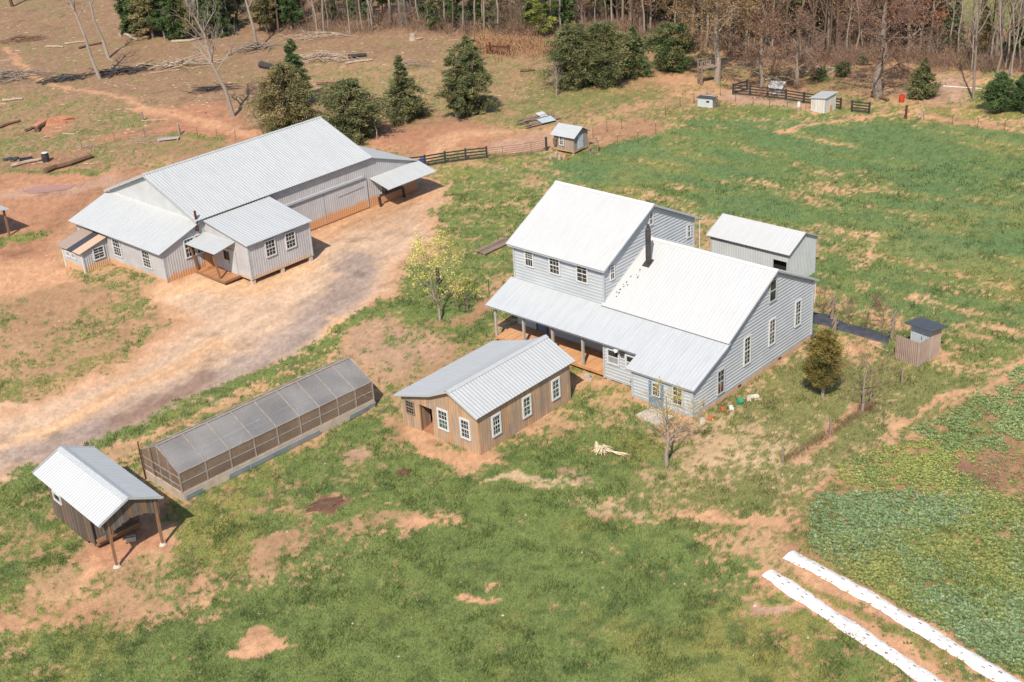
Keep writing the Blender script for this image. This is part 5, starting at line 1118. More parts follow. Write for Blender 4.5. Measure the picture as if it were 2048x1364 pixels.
log('bent pale log standing up at the forest corner', (239, 74), (247, 60), .22, 'log_pale')
log('black burnt log lying behind the dark cedar on the left', (523, 135), (556, 142), .5, 'char', bend=.05)
log('charred log lying right of the brush pile near the dark cedar', (697, 118), (733, 113), .34, 'char', bend=.05)
log('pale bare log lying in front of the charred one', (690, 129), (745, 121), .2, 'log_pale')
log('thin brown log lying in the grass behind the cedar group', (634, 170), (675, 168), .2, 'log_brown')
log('long pale pole lying before the middle of the wood', (600, 64), (690, 70), .16, 'log_pale', 'pole', 'pole', bend=.3)
log('dark twisted log beside the far right drooping oak', (1744, 194), (1778, 203), .26, 'log_brown')
log('small dark log in the short grass left of the big cedars', (1041, 144), (1070, 142), .22, 'log_brown')
log('fallen fence rail lying in the grass behind the barn', (283, 242.5), (336, 240), .08, 'log_pale', 'rail', 'rail', bend=.02)
log('white pipe lying in the grass under the far right cedar', (1870, 172), (1963, 178), .07, 'white_plain', 'pipe', 'pipe', bend=.05)
log('fallen trunk at the foot of the red leaved trees', (1785, 115), (1832, 114), .28, 'log_brown', 'fallen_log')
log('leaning grey rail across the grass beside the garden slab', (1166, 1101), (1182, 1112), .04, 'post_weather', 'stick', 'stick', bend=.02)
def brush(label, px, py, sx, sy, h_, n_, mat, rz=0.0, r_=0.05):
    m_ = MB()
    for i in range(n_):
        x, y = rnd.gauss(0, sx*.3), rnd.gauss(0, sy*.3); a_ = rnd.gauss(0, .6); L = rnd.uniform(.5, 1.0)*sx*.7
        z = h_*max(0.1, 1-(x/sx)**2*2-(y/sy)**2*2)*rnd.uniform(.2, 1); c = V(x, y, z); d_ = V(math.cos(a_), math.sin(a_), rnd.uniform(-.2, .25))*L/2
        lift = max(0, .06-min((c-d_).z, (c+d_).z)); c.z += lift
        r2_ = r_*.62; m_.tube([c-d_, c+V(rnd.uniform(-.1, .1), rnd.uniform(-.1, .1), .05)*L*.4, c+d_], [r2_*rnd.uniform(.6, 1.5), r2_, r2_*.5], 4)
    return tag(m_.build('brush_pile', mat, loc=gz(px, py), rot=(0, 0, rz)), label, 'brush pile')
brush('pale heap of dead branches left of the tall centre bare tree', 375, 131, 7.5, 3.0, 1.1, 46, 'log_pale', .15, .09)
brush('grey heap of dead branches at the foot of the forest edge tree', 508, 101, 6.0, 2.6, 1.2, 40, 'bark_grey', .2, .1)
brush('wide heap of cut poles right of the dark cedar', 650, 121, 6.5, 3.2, 1.3, 46, 'log_pale', -.2, .09)
brush('long grey heap of branches at the left edge', 20, 158, 9.5, 3.5, 1.2, 60, 'bark_grey', .1, .08)
brush('black burnt brush heap right of the leaning bare tree', 241, 146, 6.5, 2.6, .7, 46, 'char', .3, .12)
brush('black burnt brush heap left of the leaning bare tree', 134, 160, 5.2, 1.6, .6, 34, 'char', .28, .11)
brush('dark low brush heap beside the tall centre bare tree', 428, 180, 5.0, 2.6, .6, 34, 'char', .25, .07)
brush('grey tangle of branches in front of the far middle scrub', 828, 133, 3.4, 2.2, 1.0, 30, 'bark_grey', 0, .06)
brush('small pile of dry sticks behind the barn roof', 176, 297, 2.6, 1.4, .4, 16, 'log_pale', 0, .04)
brush('scattered pale sticks in the grass behind the barn gable', 290, 283, 4.0, 2.0, .25, 22, 'log_pale', .2, .03)
brush('whitish branches lying left along the wood corner', 640, 77, 7.5, 2.6, .6, 36, 'log_pale', -.1, .06)
brush('low dark brush heap on the left slope', 40, 82, 6.5, 2.2, .6, 30, 'log_brown', .2, .07)
brush('dry brush heap behind the low white hut', 1590, 170, 5.0, 2.0, .6, 36, 'log_brown', 0, .05)
brush('pale stacked sticks near the little round cedar', 1650, 142, 5.0, 3.0, .5, 34, 'log_pale', 0, .06)
# dead root mass on the lawn
m_ = MB(); q = random.Random(5)
for i in range(60):
    a_ = q.uniform(0, 2*math.pi); r_ = q.uniform(.25, .85); z0 = q.uniform(.12, .5)
    m_.tube([(q.uniform(-.25, .25), q.uniform(-.15, .15), z0), (math.cos(a_)*r_*.5, math.sin(a_)*r_*.35, z0*.8+q.uniform(-.1, .15)), (math.cos(a_)*r_, math.sin(a_)*r_*.6, q.uniform(.02, .2))], [.07, .055, .02], 5)
m_.tube([(-.35, .1, .1), (-.4, .12, .5), (-.42, .15, .8)], [.2, .16, .08], 7)
for i in range(7): m_.tube([(.5, -.2, .2), (1.0+.1*i, -.45+q.uniform(-.2, .2), .1), (1.5+q.uniform(-.2, .3), -.6+q.uniform(-.3, .3), .03)], [.05, .035, .015], 4)
tag(m_.build('root_stump', MT.setdefault('root_pale', simple('root_pale', al(236, 218, 186), al(206, 182, 148), .9, 0, 6, bump=.3)), loc=g(1206, 905)), 'bleached pale stump with a tangle of roots lying on the front lawn', 'stump')
for px, py, rx, ry, h_, lb in ((648, 1010, 1.25, .6, .2, 'dark heap of compost on the lawn below the greenhouse'), (808, 945, .5, .38, .15, 'small brown dirt pile below the doorway of the board shed'), (112, 243, 2.6, 1.6, .5, 'reddish dirt heap with logs in the clearing')):
    m_ = MB(); blob(m_, (0, 0, 0), rx, ry, h_, int(px), 16, .3); tag(m_.build('dirt_heap', 'mound' if px > 200 else MT.setdefault('red_dirt', simple('red_dirt', al(176, 104, 74), al(150, 86, 62), .95, 0, 3, bump=.6)), loc=g(px, py), rot=(0, 0, .45), smooth=False), lb, 'dirt heap')
# blocks, slab and odds by the house
c = MB(); c.box(-1.05, 1.05, -.9, .75, -.05, .1); o_ = H.matrix_basis @ V(6.35, -2.35, 0); tag(c.build('concrete_slab', 'concrete', loc=o_, rot=(0, 0, -0.76-.12)), 'pale concrete slab step below the blue back door', 'slab')
for i, (x, y, z, rz, lb) in enumerate(((-1.25, -.75, .1, .2, 'left lower concrete block in the stack under the porch deck'), (-.8, -.85, .1, .1, 'right lower concrete block in the stack under the porch deck'), (-1.05, -.75, .31, .25, 'topmost concrete block of the stack under the porch deck'))):
    c = MB(); cinder(c, 0, 0, 0, 0, 1.15); tag(c.build('concrete_block', 'concrete', loc=H.matrix_basis @ V(x, y, z), rot=(0, 0, -.76+rz)), lb, 'concrete block', 'concrete blocks by the porch')
c = MB(); cinder(c, 0, 0, 0, 0, 1.5); tag(c.build('concrete_block', 'concrete', loc=P_.matrix_basis @ V(-2.2, 2.0, .16), rot=(0, 0, .2)), 'concrete block step inside the open weathered shed', 'concrete block')
for px, py, sx, sy, sz, mt, lb in ((1498, 799, .5, .3, .2, 'concrete', 'pale block lying behind the green pot'), (1508, 794, .7, .3, .12, 'white_plain', 'flat white block lying farthest right of the green pot'), (1462, 817, .55, .3, .14, 'white_plain', 'flat pale block just left of the green pot'), (1446, 820, .5, .35, .16, 'terracotta', 'reddish clay tile leaning by the foundation'), (1421, 838, .6, .4, .14, 'terracotta', 'reddish clay tile nearest the house corner'), (1404, 846, .35, .35, .3, 'concrete', 'rough concrete lump at the house corner')):
    c = MB(); c.obox((0, 0, sz/2), (1, 0, 0), (0, 1, 0), UP, sx, sy, sz); c.obox((sx*.1, sy*.2, sz*1.0), V(1, .3, 0).normalized(), V(-.3, 1, 0).normalized(), UP, sx*.5, sy*.5, sz*.5)
    tag(c.build('paving_block', mt, loc=g(px, py), rot=(0, 0, rnd.uniform(0, 2))), lb, 'block')
Pp = [g(951, 506), g(970, 512), g(1021, 493), g(1010, 479)]; o_ = Pp[0]; d_ = Pp[3]-o_
c = MB(); Lx = d_.length; Ly = (Pp[1]-o_).length
for i in range(11): x = Lx*i/11; c.box(x, x+Lx/11-.05, 0+rnd.uniform(-.08, .08), -Ly, .16, .22+rnd.uniform(0, .03))
for y in (-.15, -Ly/2, -Ly+.15): c.box(0, Lx-.05, y-.06, y+.06, 0, .16)
tag(c.build('wood_platform', 'plank_grey', loc=o_, rot=(0, 0, math.atan2(d_.y, d_.x))), 'low weathered plank platform lying behind the farmhouse corner', 'platform')
log('pale board lying in the grass left of the outhouse', (1742, 690), (1776, 703), .06, 'log_pale', 'board', 'board', bend=.02)
# weed fabric beds and trellis posts beside the house
def bed(name, label, pts, mat, h_, cat, kind=None):
    P = [g(*p) for p in pts]; o = sum(P, V(0, 0, 0))/len(P); k = len(P); m_ = MB()
    m_.v = [tuple(p-o) for p in P]+[tuple((p-o)*.9+V(0, 0, h_)) for p in P]+[tuple((p-o)*.5+V(0, 0, h_*1.25)) for p in P]+[(0, 0, h_*1.3)]
    for i in range(k):
        j = (i+1) % k; m_.f += [(i, j, k+j, k+i), (k+i, k+j, 2*k+j, 2*k+i), (2*k+i, 2*k+j, 3*k)]
    return tag(m_.build(name, mat, loc=o), label, cat, None, kind)
bed('weed_fabric', 'long black weed fabric bed running from the farmhouse to the outhouse', [(1621, 624), (1650, 629), (1690, 648), (1730, 657), (1779, 671), (1777, 689), (1740, 679), (1690, 664), (1650, 651), (1621, 646)], 'fabric', .12, 'garden bed')
bed('weed_fabric', 'short black weed fabric patch against the farmhouse rear corner', [(1618, 660), (1642, 664), (1668, 671), (1668, 680), (1640, 684), (1618, 680)], 'fabric', .08, 'garden bed')
pud = [(45, 382), (70, 374), (110, 371), (150, 370), (140, 378), (100, 384), (60, 388)]
P = [g(*p) for p in pud]; m_ = MB(); m_.quad(*[p+V(0, 0, .035) for p in P]); tag(m_.build('puddle', 'water'), kind='structure')
for px, py, h_, lb in ((1664, 641, 2.05, 'tallest weathered trellis post with a cross arm behind the farmhouse'), (1668.5, 676, 1.75, 'weathered trellis post with two cross arms beside the small cedar'), (1783.5, 679, 2.1, 'weathered trellis post with cross arms left of the outhouse')):
    T_ = thing('trellis_post', lb, 'trellis post', g(px, py), -.5, 'trellis posts by the berry bed')
    m_ = MB(); m_.box(-.12, .12, -.06, .06, -.1, h_); m_.build('post', 'post_weather', T_)
    for z in (h_-.15, h_*.55): m_ = MB(); m_.beam((-.1, -.6, z-.2), (.1, .6, z+.2), .07, .1); m_.build('arm', 'post_weather', T_)
# white plastic mulch rows
def mulch(label, pts, wd, seed):
    P = [g(*p) for p in pts]; rr = random.Random(seed); path = []
    for a_, b_ in zip(P[:-1], P[1:]):
        n_ = max(2, int((b_-a_).length/.35))
        path += [a_.lerp(b_, i/n_) for i in range(n_)]
    path.append(P[-1]); o = path[0].copy(); m_ = MB(); k = 7; ext = [rr.uniform(-.07, .07) for _ in path]
    for i, p in enumerate(path):
        d_ = (path[min(i+1, len(path)-1)]-path[max(i-1, 0)]).normalized(); nn = V(-d_.y, d_.x, 0)
        wv = wd*(1+.08*math.sin(i*.5+seed))+rr.uniform(-.05, .05)
        for j in range(k):
            t = j/(k-1)*2-1; m_.v.append(tuple(p-o+nn*(t*wv/2+ext[i]*.5)+V(0, 0, .03+.13*(1-t*t)+rr.uniform(-.03, .03))))
    for i in range(len(path)-1):
        for j in range(k-1): m_.f.append((i*k+j, i*k+j+1, (i+1)*k+j+1, (i+1)*k+j))
    T_ = m_.build('mulch_row', 'mulch_film', loc=o, smooth=True); tag(T_, label, 'mulch row', 'white plastic mulch rows')
    h_ = MB()
    for i in range(2, len(path)-1, 2):
        p = path[i]; d_ = (path[i+1]-p).normalized(); nn = V(-d_.y, d_.x, 0)
        for s_g in (-1, 1):
            if rr.random() < .8:
                c = p-o+nn*s_g*wd*.17+d_*rr.uniform(-.1, .1)+V(0, 0, .152); l_ = rr.uniform(.05, .15)
                h_.quad(c-d_*l_-nn*.03, c+d_*l_-nn*.025, c+d_*l_*.8+nn*.04, c-d_*l_*.7+nn*.03)
    q = h_.build('planting_holes', 'mound', T_); q['kind'] = 'stuff'
    h_ = MB()
    for i in range(70):
        j = rr.randrange(1, len(path)-1); p = path[j]; d_ = (path[j+1]-p).normalized(); nn = V(-d_.y, d_.x, 0); t = rr.choice((-1, 1))*rr.uniform(.88, 1.02) if rr.random() < .93 else rr.uniform(-.5, .5)
        c = p-o+nn*t*wd*.47+V(0, 0, .05+.13*(1-t*t)); s = rr.uniform(.02, .06)
        blob(h_, c, s*1.6, s, .03, i, 6, .5)
    q = h_.build('soil_clods', 'red_dirt_', T_); q['kind'] = 'stuff'
    return path
MT['red_dirt_'] = simple('red_dirt_', al(206, 152, 116), al(176, 124, 92), .95, 0, 3, bump=.6)
mu1 = mulch('longer white plastic mulch row along the vegetable patch edge', [(1577, 1110), (1640, 1142), (1740, 1196), (1860, 1268), (1960, 1330), (2100, 1415)], 1.0, 2)
mu2 = mulch('white plastic mulch row nearest the camera with a ragged open end', [(1535, 1146), (1600, 1190), (1700, 1256), (1800, 1322), (1900, 1392), (1960, 1440)], 1.0, 5)

A, B = g(972, 108), g(1018, 111); T_ = thing('corral_panel', 'reddish brown wooden corral panel in front of the far scrub', 'fence panel', A, math.atan2((B-A).y, (B-A).x)); L = (B-A).length
for x in (0, .7, L): m_ = MB(); m_.box(x-.12, x+.12, -.1, .1, -.05, 1.75 if x < L else 1.5); m_.build('post', 'terracotta' if x == 0 else 'rust', T_)
for z in (.3, 1.2): m_ = MB(); m_.box(.1, L-.1, -.04, .04, z-.1, z+.1); m_.build('rail', 'rust', T_)
m_ = MB()
for i in range(14): x = .9+(L-1.1)*i/13; m_.box(x-.02, x+.02, -.02, .02, .1, 1.35)
m_.build('mesh', 'rust', T_)
m_ = MB(); m_.tube([(0, 0, -.1), (0, 0, .5), (.05, 0, .95)], [.7, .5, .45], 9); m_.tube([(.5, 0, .1), (1.5, .1, .25)], [.2, .1], 5)
tag(m_.build('tree_stump', 'log_pale', loc=g(826, 80)), 'pale tree stump in the open clearing before the middle wood', 'stump')
# ------------------------------------------------------------------ trees
def crown_faces(seed, h, rad, zb, nbr, per, cols, shape='egg', size=.26, droop=0.15, gap=.35):
    rs = np.random.RandomState(seed); Vv, Tt = [], []; per = int(per*3.0)
    cols = np.array(cols)
    ph = rs.uniform(0, 6.28, 4)
    for i in range(nbr):
        t = rs.uniform(0, 1)**1.15; th = rs.uniform(0, 6.28)
        if shape == 'cone': Rr = (1-t)**.85*(.6+.4*min(1, t/.12))
        elif shape == 'ragged': Rr = (1-t)**.7*(.5+.5*min(1, t/.3))
        elif shape == 'bush': Rr = math.sin(math.pi*(.1+.84*t))**.75*(.8+.2*rs.rand())
        elif shape == 'round': Rr = math.sqrt(max(0, 1-(2*t-1)**2))*.95+.08
        else: Rr = (1-t)**.6*(.62+.38*min(1, t/.22))
        Rr *= 1-gap/2+gap*.7*(math.sin(th*2+ph[0]+t*5)+math.sin(th*3+ph[1]-t*9))/1.2
        L = max(.15, Rr*rad*rs.uniform(.55, 1.22)); z0 = zb+t*(h-zb)
        s = rs.uniform(.3, 1.05, per)**.75
        c = np.stack([np.cos(th)*s*L, np.sin(th)*s*L, z0+s*L*(.28*(t-.3))-droop*s*s*L], 1)
        c += rs.normal(0, 1, (per, 3))*np.array([.16, .16, .12])*(.45+.4*L)
        d = np.stack([np.cos(th)+rs.normal(0, .6, per), np.sin(th)+rs.normal(0, .6, per), rs.normal(.25-droop, .5, per)], 1)
        d /= np.linalg.norm(d, axis=1)[:, None]; e_ = rs.normal(0, 1, (per, 3)); e_ = np.cross(d, e_); e_ /= np.linalg.norm(e_, axis=1)[:, None]
        sz = size*.6*rs.uniform(.6, 1.35, (per, 1))
        Vv.append(np.stack([c-e_*sz*.26-d*sz*.4, c+e_*sz*.26-d*sz*.4, c+d*sz], 1))
        b_ = cols[rs.randint(len(cols))]*rs.uniform(.8, 1.4)*1.35
        Tt.append(np.clip(b_*rs.uniform(.8, 1.25, (per, 1)), .004, .9))
    return np.concatenate(Vv), np.concatenate(Tt)
def cedar_proto(name, seed, h, rad, zb, nbr, per, cols, shape='egg', size=.26, tr=.12, lean=0.0, bark='bark_grey', droop=.15, gap=.35, dead=0):
    T_ = thing(name, 'x', 'tree')
    m_ = MB(); m_.tube([(0, 0, -.15), (lean*.3, 0, h*.35), (lean*.7, 0, h*.7), (lean, 0, h*.96)], [tr*1.25, tr*.9, tr*.5, .02], 8)
    q = random.Random(seed)
    for i in range(14+dead):
        z = q.uniform(zb, h*.85); a_ = q.uniform(0, 6.28); L = rad*q.uniform(.4, .8)*(1-(z-zb)/(h-zb)*.7)
        m_.tube([(lean*z/h, 0, z), (math.cos(a_)*L*.5, math.sin(a_)*L*.5, z+L*.12), (math.cos(a_)*L, math.sin(a_)*L, z+L*.2)], [tr*.35, tr*.25, .012], 4)
    m_.build('trunk', bark, T_)
    Vv, Tt = crown_faces(seed, h, rad, zb, nbr, per, cols, shape, size, droop, gap)
    Vv[:, :, 0] += lean*(Vv[:, :, 2]/h)
    fast_mesh('crown', Vv, 3, 'needle', Tt, T_)
    return T_
def grow(m_, q, p, d, L, r_, lev, tips, bendz, spread, n_=None, kids=(3, 4)):
    k = 4; pts = [p]; rr = [r_]; dd = d.copy()
    for i in range(1, k):
        dd = (dd+V(q.gauss(0, .13), q.gauss(0, .13), q.gauss(0, .08)+bendz)).normalized(); pts.append(pts[-1]+dd*L/(k-1)); rr.append(max(.006, r_*(1-.62*i/(k-1))))
    m_.tube(pts, rr, 6 if r_ > .06 else (4 if r_ > .022 else 3), False)
    if lev == 0: tips += pts[1:]; return
    for i in range(q.randint(*kids)):
        t = q.uniform(.3, 1.0); j = min(k-2, int(t*(k-1))); b_ = pts[j].lerp(pts[j+1], t*(k-1)-j)
        an = q.uniform(0, 6.28); u = dd.orthogonal().normalized(); u.rotate(Matrix.Rotation(an, 3, dd))
        nd = (dd*(1-spread)+u*spread).normalized()
        grow(m_, q, b_, nd, L*q.uniform(.5, .72), max(.008, rr[j]*.55), lev-1, tips, bendz, spread, kids=kids)
def bare_proto(name, seed, h, tr, fork, lev, n1, spread=.55, bendz=.06, bark='bark_grey', lean=(0, 0), Lk=.38, leaves=None, lsize=.07, lper=3, kids=(3, 4), twigmat=None, blen=None, lr=.5):
    q = random.Random(seed); T_ = thing(name, 'x', 'tree'); m_ = MB(); k = 6
    st = [V(lean[0]*(i/(k-1))**1.3+q.gauss(0, .012)*h, lean[1]*(i/(k-1))**1.3+q.gauss(0, .012)*h, -.15+h*.94*i/(k-1)) for i in range(k)]
    st[0] = V(0, 0, -.15); rr = [tr*(1.2-.95*i/(k-1)) for i in range(k)]
    m_.tube(st, rr, 8, False); m_.build('trunk', bark, T_)
    c = MB(); tips = []
    for i in range(n1):
        t = fork+(1-fork)*(i+q.random())/n1; t = min(t, .985); j = min(k-2, int(t*(k-1))); b_ = st[j].lerp(st[j+1], t*(k-1)-j); a_ = i*2.4+q.uniform(-.5, .5)
        up = spread+.9*(t-fork); d = V(math.cos(a_), math.sin(a_), up).normalized()
        grow(c, q, b_, d, (blen or h)*Lk*q.uniform(.7, 1.1)*(1.15-.65*(t-fork)/(1-fork)), rr[j]*lr, lev, tips, bendz, .45, kids=kids)
    cr = c.build('crown', twigmat or bark, T_)
    if leaves:
        rs = np.random.RandomState(seed); P = np.array([tuple(p) for p in tips]); P = np.repeat(P, lper, 0); n_ = len(P)
        P = P+rs.normal(0, lsize*1.6, (n_, 3)); d = rs.normal(0, 1, (n_, 3)); d /= np.linalg.norm(d, axis=1)[:, None]; e_ = np.cross(d, rs.normal(0, 1, (n_, 3))); e_ /= np.linalg.norm(e_, axis=1)[:, None]
        s = lsize*rs.uniform(.6, 1.3, (n_, 1)); cl = np.array(leaves)
        fast_mesh('leaves', np.stack([P-d*s, P+e_*s*.5, P+d*s, P-e_*s*.5], 1), 4, 'leaf', np.clip(cl[rs.randint(len(cl), size=n_)]*rs.uniform(.75, 1.25, (n_, 1)), .01, .9), cr)
    return T_
used = {}
def put(proto, px, py, label, s=1.0, rz=None, cat='tree', group=None, sz=None, name=None, xy=None):
    o = proto if proto.name not in used else copy_tree(proto)
    used[proto.name] = 1; used[o.name] = 1
    o.location = xy if xy is not None else gz(px, py); o.rotation_euler = (0, 0, rnd.uniform(0, 6.28) if rz is None else rz)
    o.scale = (s, s, s*(sz or 1)); o['label'] = label; o['category'] = cat
    if group: o['group'] = group
    return o
G_ced = [al(112, 112, 76), al(98, 102, 68), al(124, 120, 82), al(88, 96, 64)]
G_dk = [al(82, 100, 62), al(70, 90, 56), al(94, 108, 68)]
G_ol = [al(130, 118, 82), al(112, 106, 72), al(140, 122, 88), al(100, 100, 68)]
G_gold = [al(128, 114, 64), al(110, 102, 58), al(140, 122, 68), al(94, 92, 54)]
# evergreens behind the barn
def ht(px, py, y2): return tall(px, py, y2)
put(cedar_proto('cedar_tree', 1, ht(597, 212, 80), 2.2, .5, 190, 46, G_dk, 'egg', .3, .2, droop=.05, gap=.12), 597, 212, 'dark green rounded cedar rising behind the olive one past the barn')
put(cedar_proto('cedar_tree', 2, ht(578, 268, 128), 4.6, .3, 330, 46, G_ol, 'bush', .34, .25, droop=.3, gap=.35, dead=20), 578, 268, 'largest olive brown cedar right behind the barn roof')
put(cedar_proto('cedar_tree', 3, ht(705, 282, 164), 4.4, .3, 300, 46, G_ced, 'bush', .34, .25, gap=.3), 705, 282, 'broad dark cedar right of the barn roof peak')
put(cedar_proto('cedar_tree', 4, ht(808, 240, 112), 3.4, .6, 250, 46, G_ced, 'cone', .32, .22, gap=.55), 808, 240, 'pointed cedar with open branches right of the broad one')
put(cedar_proto('cedar_tree', 5, ht(915, 238, 106), 2.6, 1.4, 150, 42, G_ced, 'ragged', .32, .15, bark='bark_pale', gap=.5), 914, 238, 'slender cedar with a bare pale trunk at the front of its pair')
put(cedar_proto('cedar_tree', 6, ht(950, 228, 100), 2.9, .5, 220, 46, G_ced, 'bush', .32, .22, gap=.4), 951, 228, 'denser dark cedar at the rear of its pair')
put(cedar_proto('cedar_tree', 7, ht(932, 112, 62), 2.8, .8, 110, 40, G_ced, 'ragged', .34, .2, gap=.5), 934, 124, 'ragged small cedar standing before the scrub at the wood edge')
put(cedar_proto('cedar_tree', 8, ht(1158, 176, 52), 4.2, .2, 330, 46, G_ced, 'bush', .34, .25, gap=.3), 1150, 174, 'left of two big merged cedars in the far middle')
put(cedar_proto('cedar_tree', 9, ht(1205, 172, 50), 4.0, .2, 320, 46, G_ced, 'bush', .34, .25, gap=.3), 1207, 170, 'right of two big merged cedars in the far middle')
put(cedar_proto('cedar_tree', 10, ht(1262, 152, 56), 3.2, .4, 250, 42, G_dk+G_ced, 'cone', .34, .2, gap=.3), 1266, 151, 'conical cedar between the big merged pair and the path')
put(cedar_proto('cedar_tree', 11, ht(1345, 142, 50), 4.0, .6, 280, 42, G_dk+G_ced, 'bush', .34, .2, gap=.3), 1342, 140, 'wide dark cedar left of the tree platform')
put(cedar_proto('cedar_tree', 12, ht(1845, 195, 118), 2.4, .6, 190, 42, G_ced, 'cone', .28, .12, bark='bark_dark', gap=.45), 1845, 197, 'cedar standing behind the orange barrel')
put(cedar_proto('cedar_tree', 13, ht(1997, 222, 145), 2.4, .9, 200, 42, G_dk, 'egg', .28, .12, gap=.35), 1997, 223, 'dark cedar with a short bare trunk near the right edge')
put(cedar_proto('cedar_tree', 14, 4.6, 2.3, .9, 180, 42, G_dk, 'egg', .28, .12, gap=.35), 2046, 224, 'dark cedar cut off by the right edge')
put(cedar_proto('cedar_tree', 15, 1.9, .95, .35, 70, 36, G_dk, 'round', .18, .06, gap=.1), 1686, 154, 'tiny ball shaped cedar in front of the far bare woods')
put(cedar_proto('cedar_tree', 16, 1.6, 1.2, .1, 60, 36, G_dk, 'round', .2, .06, gap=.4), 1641, 160, 'small bushy cedar left of the tiny ball shaped one')
put(cedar_proto('cedar_tree', 17, 1.3, .8, .1, 40, 36, G_dk, 'round', .2, .06, gap=.4), 1724, 130, 'lowest little evergreen bush at the drooping oak')
put(cedar_proto('cedar_tree', 18, ht(1645, 795, 664), 1.42, 1.15, 270, 50, G_gold, 'bush', .17, .10, bark='bark_pale', gap=.25, droop=.02), 1645, 795, 'bronze green cedar on a short pale trunk beside the farmhouse')
# yellow pine and other single trees at the wood edge
G_pine = [al(122, 126, 62), al(106, 114, 56), al(136, 136, 72)]
put(cedar_proto('pine_tree', 21, 9.5, 2.6, 1.6, 80, 46, G_pine, 'round', .34, .14, bark='bark_grey', gap=.6), 1092, 84, 'yellow green young pine at the wood edge left of the big cedars')
# bare trees in the clearing
def lean_for(b, t, h_):
    """sideways lean that carries the top from over the base to where the photo has it"""
    p = g(*b); d = ray(*t); k = (p.y-CO[1])/d[1]; return (CO[0]+d[0]*k-p.x, 0.0)
put(bare_proto('bare_tree', 31, 17.5, .24, .52, 2, 15, .9, .10, 'bark_pale', lean=(-3.6, 0), Lk=.2), 200, 158, 'tall bare tree leaning left between two burnt brush heaps', rz=0)
put(bare_proto('bare_tree', 32, 15.5, .24, .55, 2, 12, .9, .10, 'bark_pale', lean=(-2.6, 0), Lk=.2), 217, 116, 'thinner bare tree leaning left behind the tall one', rz=0)
put(bare_proto('bare_tree', 33, 19.0, .24, .32, 3, 20, .95, .10, 'bark_pale', lean=(-4.2, 0), Lk=.2), 467, 233, 'tall many branched bare tree standing just behind the barn', rz=0)
put(bare_proto('bare_tree', 34, 16.0, .2, .4, 2, 14, 1.2, .1, 'bark_pale', lean=(-2.0, 0), Lk=.22), 514, 96, 'bare tree rising from the branch heap at the forest edge', rz=0)
put(bare_proto('bare_tree', 35, 12, .3, .3, 2, 10, .6, .0, 'bark_dark', lean=(-1, 0), Lk=.3), 25, 13, 'dark bare tree at the top left corner of the clearing', rz=0)
put(bare_proto('bare_tree', 36, 6.2, .07, .35, 2, 8, .8, .05, 'bark_pale', lean=(-.8, 0), Lk=.26), 754, 278, 'spindly bare sapling among the cedars right of the barn', rz=0)
put(bare_proto('bare_tree', 37, 4.2, .09, .18, 2, 16, 1.3, .06, 'bark_pale', Lk=.34), 1114, 192, 'small pale multi stemmed bare tree before the big cedars', rz=0)
# yard trees
yb_ = [al(252, 240, 120), al(240, 228, 104), al(254, 244, 150), al(222, 216, 100)]
put(bare_proto('budding_tree', 41, 6.6, .105, .24, 3, 15, .75, .03, 'bark_pale', lean=(-.7, 0), Lk=.42, leaves=yb_, lsize=.075, lper=2, kids=(3, 3), lr=.3), 880, 641, 'yellow budding tree standing between the drive and the farmhouse', rz=0)
put(bare_proto('budding_tree', 42, 5.4, .12, .30, 3, 12, .8, .05, 'bark_pale', lean=(.1, 0), Lk=.4, lr=.38, leaves=yb_[:2]+[al(214, 180, 90)], lsize=.05, lper=1, kids=(3, 4)), 1334, 931, 'nearly bare tree with a few yellow buds before the blue door', rz=1.0)
put(bare_proto('bare_tree', 43, 4.8, .10, .30, 3, 10, .55, .07, 'bark_grey', lean=(.15, 0), Lk=.42, kids=(3, 3), twigmat='twig_brown'), 1724, 826, 'small bare orchard tree at the garden fence', rz=0)
put(bare_proto('budding_tree', 44, 2.3, .05, .3, 2, 9, .7, .03, 'bark_grey', Lk=.5, leaves=yb_, lsize=.06, lper=3), 930, 614, 'little yellow budding vine bush on the short posts', rz=0)
for i, (px, py, h_, lb) in enumerate(((1646, 636, 2.6, 'arching bare berry cane against the farmhouse wall'), (1697, 656, 2.4, 'reddish bare berry bush in the middle of the fabric bed'), (1764, 664, 2.2, 'reddish bare berry bush at the outhouse end of the bed'), (1732, 662, 1.5, 'smallest bare berry bush on the black fabric bed'))):
    put(bare_proto('berry_bush', 50+i, h_, .025, .06, 2, 13, 1.3, .0, 'twig_brown', Lk=.5), px, py, lb, cat='bush', group='bare berry bushes')
put(bare_proto('dry_bush', 56, 1.2, .02, .03, 2, 22, .8, .02, 'twig_brown', Lk=.55), 1752, 620, 'round dry grey brown bush in the grass above the fabric bed', cat='bush')
put(bare_proto('dry_bush', 57, 1.1, .02, .03, 2, 18, .8, .02, 'twig_brown', Lk=.6), 1432, 215, 'brown dry bush beside the pale grey hutch', cat='bush')
